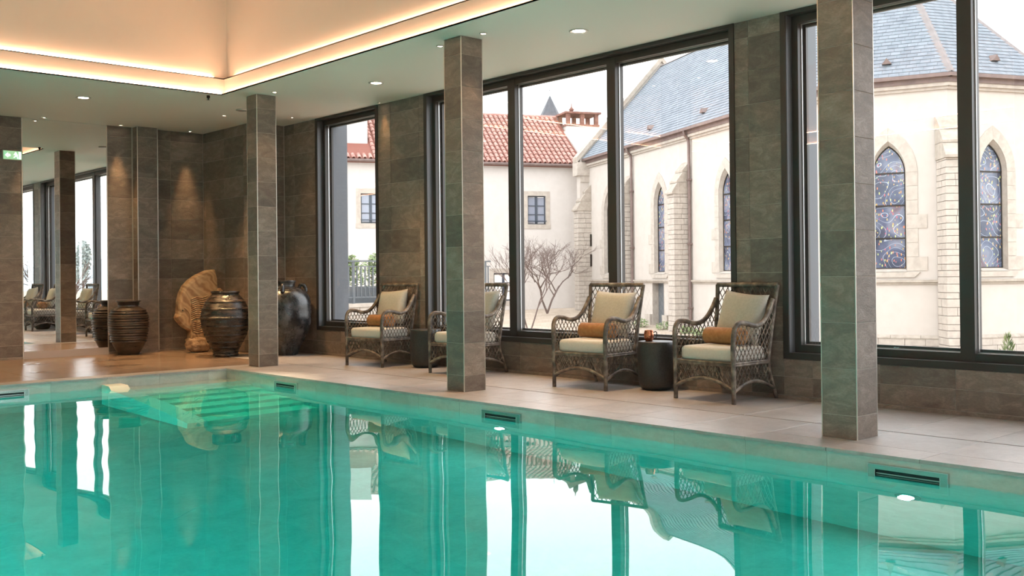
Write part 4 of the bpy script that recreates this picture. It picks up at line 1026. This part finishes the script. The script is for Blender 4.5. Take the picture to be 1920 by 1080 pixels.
for r in range(13):
    s = -17.0
    while s < 2.55:
        vs, fs = barrel(s + rr.uniform(-.008, .008), r * RW + .02, rr.uniform(-.004, .004))
        dorm = -9.0 < s < -7.65 and 1 <= r
        if not dorm:
            if s > -2.45 and nt < 290: MB().add([v - vs[0] for v in vs], fs).build('roof_tile', M['terracotta'], hroof, loc=vs[0], ); nt += 1
            else: jt.add(vs, fs)
        s += PT
jt.build('tile_courses', M['terracotta'], hroof, kind='stuff')
for k in range(55):
    s = -17.1 + k * .36; g = MB(); g.tube([rp(s, LS, .02), rp(s + .38, LS, .03)], [.11, .10], 8); g.build('ridge_tile', M['terracotta'], hroof)
# white dormer block with a brown apron
g = MB(); HH.box(g, -8.85, -7.75, 7.22, 9.2, -3.5, -.9); dm = g.build('dormer', M['stucco_house'], house, label='plain white rendered dormer block')
g = MB(); HH.box(g, -8.72, -7.85, 6.9, 7.2, -1.5, -.93); g.build('apron', M['warm_pane'] if False else M['terracotta'], dm)
# fire wall and open topped chimney at the church end
g = MB(); g.prism([(-.12, 5.6), (-.12, 6.75), (2.4, 8.42), (3.9, 8.42), (3.9, 5.6)], 2.62, 4.6, lambda i, z, s: HH(s, z, -i)); g.build('fire_wall', M['stucco_house'], house)
g = MB(); HH.box(g, 2.76, 4.55, 8.3, 8.72, -3.8, -2.4); ch_ = g.build('chimney', M['stucco_house'], house)
for k in range(9):
    for side in (0, 1):
        g = MB(); s = 2.72 + k * .208; o = (-2.36, -3.84)[side]; HH.box(g, s, s + .195, 8.72, 8.83, min(o, o - .2 if side == 0 else o + .2), max(o, o - .2 if side == 0 else o + .2)); g.build('brick', M['brick'], ch_)
for k in range(6):
    g = MB(); o = -2.58 - k * .2; HH.box(g, 2.72, 2.92, 8.72, 8.83, o - .19, o); g.build('brick', M['brick'], ch_)
g = MB(); HH.box(g, 2.9, 4.4, 8.7, 8.82, -3.7, -2.5); g.build('chimney_bed', M['terracotta_dark'], ch_)
for s in (2.78, 3.55, 4.33):
    for o in (-2.6, -3.75):
        g = MB(); HH.box(g, s, s + .2, 8.83, 9.36, o, o + .2); g.build('brick_pier', M['brick'], ch_)
g = MB(); HH.box(g, 2.66, 4.65, 9.36, 9.46, -3.9, -2.3); g.build('cap_slab', M['brick'], ch_)
fp = HH(3.15, 9.46, -2.7); MB().lathe([(.06, 0), (.05, .05), (.13, .10), (.14, .16), (.08, .22), (.03, .30), (.02, .45), (0, .52)], 12).build('finial', M['brick'], ch_, True, loc=fp)

# far spire behind the house
t = thing('church_spire', 'grey slate spire with a cross far behind the red roof', 'spire', (84.32, 85.37, -1))
MB().box(-1.6, 1.6, -1.6, 1.6, 0, 18.5).build('tower', M['stucco_house'], t)
MB().lathe([(1.75, 18.5), (1.45, 20.5), (.06, 23.35), (0, 23.4)], 8).build('spire_roof', M['spire'], t)
mb = MB(); mb.tube([(0, 0, 23.3), (0, 0, 24.5)], .035, 6); mb.tube([(-.26, .24, 24.05), (.26, -.24, 24.05)], .035, 6); mb.build('cross', M['dark_metal'], t)

# ---------------------------------------------------------------- terrace wall, railing, planting
TF0, TF1 = Vector((13.0, 21.27, 0)), Vector((18.85, 21.44, 0))
tz = .42; td = (TF1 - TF0).normalized(); tn = Vector((td.y, -td.x, 0)); TL = (TF1 - TF0).length
t = thing('terrace_wall', 'low stone terrace wall with pale coping below the railing', 'wall', TF0 + Vector((0, 0, -1.3)))
def tb(mb, s0, s1, z0, z1, o0, o1):
    base = TF0 + Vector((0, 0, -1.3)); vs = [TF0 + td * s + tn * o + Vector((0, 0, z)) - base for z in (z0, z1) for o in (o0, o1) for s in (s0, s1)]
    return mb.add(vs, [(0, 2, 3, 1), (4, 5, 7, 6), (0, 1, 5, 4), (2, 6, 7, 3), (0, 4, 6, 2), (1, 3, 7, 5)])
tb(MB(), 0, TL, -1.3, tz - .09, -.30, .0).build('core', M['joint'], t)
for k in range(int(TL / .9) + 1): tb(MB(), k * .9 + .004, min(TL, k * .9 + .9) - .004, tz - .09, tz, -.34, .07).build('coping_stone', M['stone'], t)
for r in range(7):
    s = -.2 * (r % 2)
    while s < TL:
        L_ = rnd.uniform(.35, .7); tb(MB(), max(0, s) + .006, min(TL, s + L_) - .006, tz - .29 - r * .2 + .005, tz - .09 - r * .2 - .005, -.01, .03 + rnd.uniform(0, .02)).build('stone_block', M['stone'], t); s += L_
rl = thing('terrace_railing', 'grey metal railing with thin upright bars on the terrace wall', 'railing', TF0 + Vector((0, 0, tz)))
def rb_(mb, s0, s1, z0, z1, o0=-.15, o1=-.11):
    vs = [td * s + tn * o + Vector((0, 0, z)) for z in (z0, z1) for o in (o0, o1) for s in (s0, s1)]
    return mb.add(vs, [(0, 2, 3, 1), (4, 5, 7, 6), (0, 1, 5, 4), (2, 6, 7, 3), (0, 4, 6, 2), (1, 3, 7, 5)])
rb_(MB(), 0, TL, 1.05, 1.09, -.17, -.09).build('top_rail', M['railing'], rl); rb_(MB(), 0, TL, .92, .945).build('middle_rail', M['railing'], rl); rb_(MB(), 0, TL, .14, .17).build('bottom_rail', M['railing'], rl)
k = 0; s = .02
while s < TL:
    if k % 9 == 0: rb_(MB(), s, s + .05, 0, 1.05, -.16, -.10).build('post', M['railing'], rl)
    else: rb_(MB(), s, s + .02, .15, .94).build('baluster', M['railing'], rl)
    s += .125; k += 1
t2 = thing('planter', 'long dark planter box behind the terrace railing', 'planter', TF0 + td * .3 - tn * .9 + Vector((0, 0, tz)))
mb = MB(); vs = [td * s + tn * o + Vector((0, 0, z)) for z in (-.2, .42) for o in (-.3, .3) for s in (0, 4.2)]
mb.add(vs, [(0, 2, 3, 1), (4, 5, 7, 6), (0, 1, 5, 4), (2, 6, 7, 3), (0, 4, 6, 2), (1, 3, 7, 5)]); mb.build('box', M['railing'], t2)
def leaves(mb, c, rx, ry, rz, n, sz, rg, shell=.3):
    for _ in range(n):
        while True:
            v = Vector((rg.uniform(-1, 1), rg.uniform(-1, 1), rg.uniform(-1, 1)))
            if shell < v.length < 1: break
        p = Vector(c) + Vector((v.x * rx, v.y * ry, v.z * rz)); a = Vector((rg.gauss(0, 1), rg.gauss(0, 1), rg.gauss(0, 1))).normalized(); b = a.orthogonal().normalized(); s = sz * rg.uniform(.6, 1.3)
        mb.add([p - a * s, p + b * s * .45, p + a * s, p - b * s * .45], [(0, 1, 2, 3)])
def shrub(name, label, loc, spheres, n, sz, m, stems, group=None, cat='shrub', seed=1):
    rg = random.Random(seed); t = thing(name, label, cat, loc, 0, group); mb = MB()
    for (c, rx, ry, rz) in spheres: leaves(mb, c, rx, ry, rz, n, sz, rg)
    mb.build('foliage', m, t, kind='stuff')
    mb = MB()
    for (a, b) in stems: mb.tube([a, b], [.018, .008], 5)
    mb.build('stem', M['bark'], t)
pb = TF0 - tn * .9 + Vector((0, 0, tz + .42))
for k, (s, hgt, lab) in enumerate(((.75, 1.35, 'taller reddish green shrub at the left end of the planter'), (1.55, .75, 'bushy green shrub in the planter, second from the left'), (2.3, .8, 'bushy green shrub in the planter right of the second one'), (3.0, .85, 'green shrub at the right part of the planter'))):
    shrub('planter_shrub', lab, pb + td * s, [((0, 0, hgt * .42), .42, .38, hgt * .5), ((.1, 0, hgt * .75), .2, .2, hgt * .35)], 420, .055, M['leaf'], [((0, 0, -.03), (0, 0, hgt * .8)), ((0, 0, -.03), (.12, 0, hgt))], 'shrubs in the planter', seed=k)
# bare trees
def bare_tree(name, label, loc, h, seed, spread=.55, depth=5, nst=3, r0=.06, lean=0):
    rg = random.Random(seed); t = thing(name, label, 'tree', loc); trunk = MB(); tw = MB()
    def grow(p, d, L, r, k):
        q = p + d * L * .5 + Vector((rg.gauss(0, .04), rg.gauss(0, .04), 0)) * L; e = p + d * L
        (trunk if k >= depth - 1 else tw).tube([p, q, e], [r, r * .85, r * .7], 5 if k > 2 else 3, False)
        if k == 0: return
        for i in range(rg.choice((2, 3, 3) if k > 1 else (2, 2, 3))):
            nd_ = (d + Vector((rg.gauss(0, spread), rg.gauss(0, spread), rg.gauss(.12, .22)))).normalized()
            grow(p + d * L * rg.uniform(.55, 1), nd_, L * rg.uniform(.62, .85), r * .66, k - 1)
    for i in range(nst):
        a = 2 * PI * i / nst + rg.uniform(-.5, .5)
        d = Vector((math.cos(a) * spread, math.sin(a) * spread, 1)).normalized() if nst > 1 else Vector((lean, 0, 1)).normalized()
        grow(Vector((0, 0, 0)), d, h * .25, r0, depth)
    trunk.build('trunk', M['bark'], t); tw.build('twigs', M['bark'], t, kind='stuff')
bare_tree('bare_tree', 'wide bare tree forking low in front of the house', (31.49, 32.19, -.62), 5.6, 11, .60, 6, 2, .05)
bare_tree('bare_shrub', 'slender bare shrub nearer the window, left of the bare tree', (26.7, 28.3, -1.25), 5.6, 4, .36, 6, 2, .035)
rg = random.Random(9)
def conifer(loc, h, r, seed, label):
    rg = random.Random(seed); t = thing('small_conifer', label, 'shrub', loc, 0, 'small conifers at the right window'); mb = MB()
    for _ in range(900):
        z = rg.uniform(.02, 1); rr_ = r * (1 - z) ** .8 * rg.uniform(.4, 1) + .01; a = rg.uniform(0, 2 * PI); p = Vector((rr_ * math.cos(a), rr_ * math.sin(a), z * h))
        d = Vector((math.cos(a) * .5, math.sin(a) * .5, 1)).normalized(); b = d.orthogonal().normalized(); s = .06 * rg.uniform(.6, 1.2); mb.add([p - d * s * .4, p + b * s * .22, p + d * s, p - b * s * .22], [(0, 1, 2, 3)])
    mb.build('foliage', M['conifer'], t, kind='stuff'); mb = MB(); mb.tube([(0, 0, -.03), (0, 0, h * .9)], [.02, .004], 5); mb.build('stem', M['bark'], t)
conifer((14.52, 5.72, -1.22), 1.42, .34, 2, 'pointed green conifer at the lower right window corner')
conifer((15.05, 5.45, -1.22), 1.35, .34, 3, 'second green conifer at the right edge of the picture')
for k, (s, o) in enumerate(((10.6, .45), (12.0, .75), (8.6, .5), (7.4, .6))):
    p = NV(s, GZ, o) + CR; shrub('low_plant', ('low reddish green plant left of the church door', 'low green plant in front of the church door', 'low plant at the foot of the church right of the buttress', 'low plant below the nearest nave window')[k], (p.x, p.y, ground_z(p.x, p.y)), [((0, 0, .18), .35, .3, .2)], 160, .06, M['leaf'], [((0, 0, -.02), (0, 0, .3))], 'low plants at the church wall', 'plant', k + 20)
# land seen only in the mirror: trees, hills
for k, (x, y, h, r) in enumerate(((15.5, -18, 6.5, 1.1), (44, -130, 9, 3.0), (60, -150, 8, 3.4), (52, -118, 8.5, 1.3), (70, -140, 9, 4.5), (36, -150, 8, 3.0))):
    rgk = random.Random(k + 40)
    if k == 0:
        bare_tree('field_tree', 'bare tree in the field, seen in the mirror', (x, y, -1.25), 6.0, 21, .45, 4, 2, .07); continue
    t = thing('field_tree', 'distant ' + ('', 'rounded tree in the field behind, left of the tall narrow tree', 'broad tree in the field behind, nearest the hedge line', 'tall narrow tree in the field behind', 'largest broad tree in the field behind', 'small rounded tree at the far left of the field behind')[k], 'tree', (x, y, -1.25), 0, 'distant trees in the mirror'); mb = MB()
    for q in range(5): leaves(mb, (rgk.uniform(-.4, .4) * r, rgk.uniform(-.4, .4) * r, h * rgk.uniform(.45, .75)), r * .7, r * .7, h * .28, 260, .32, rgk, .2)
    mb.build('foliage', M['far_tree'], t, kind='stuff'); mb = MB(); mb.tube([(0, 0, 0), (0, 0, h * .6)], [.2, .1], 7); mb.build('trunk', M['bark'], t)
mb = MB(); n = 40; vs = []
for i in range(n + 1):
    a = math.radians(70 + 110 * i / n); R = 210; hh = 9 + 5 * math.sin(i * .7) + 3 * math.sin(i * 1.9)
    for rr_, z in ((R, -2), (R + 40, hh), (R + 120, -2)): vs.append((rr_ * math.sin(a), rr_ * math.cos(a), z))
mb.add(vs, [(3 * i + k, 3 * i + k + 1, 3 * i + k + 4, 3 * i + k + 3) for i in range(n) for k in range(2)]); structure(mb, 'far_hills', M['far_hill'])
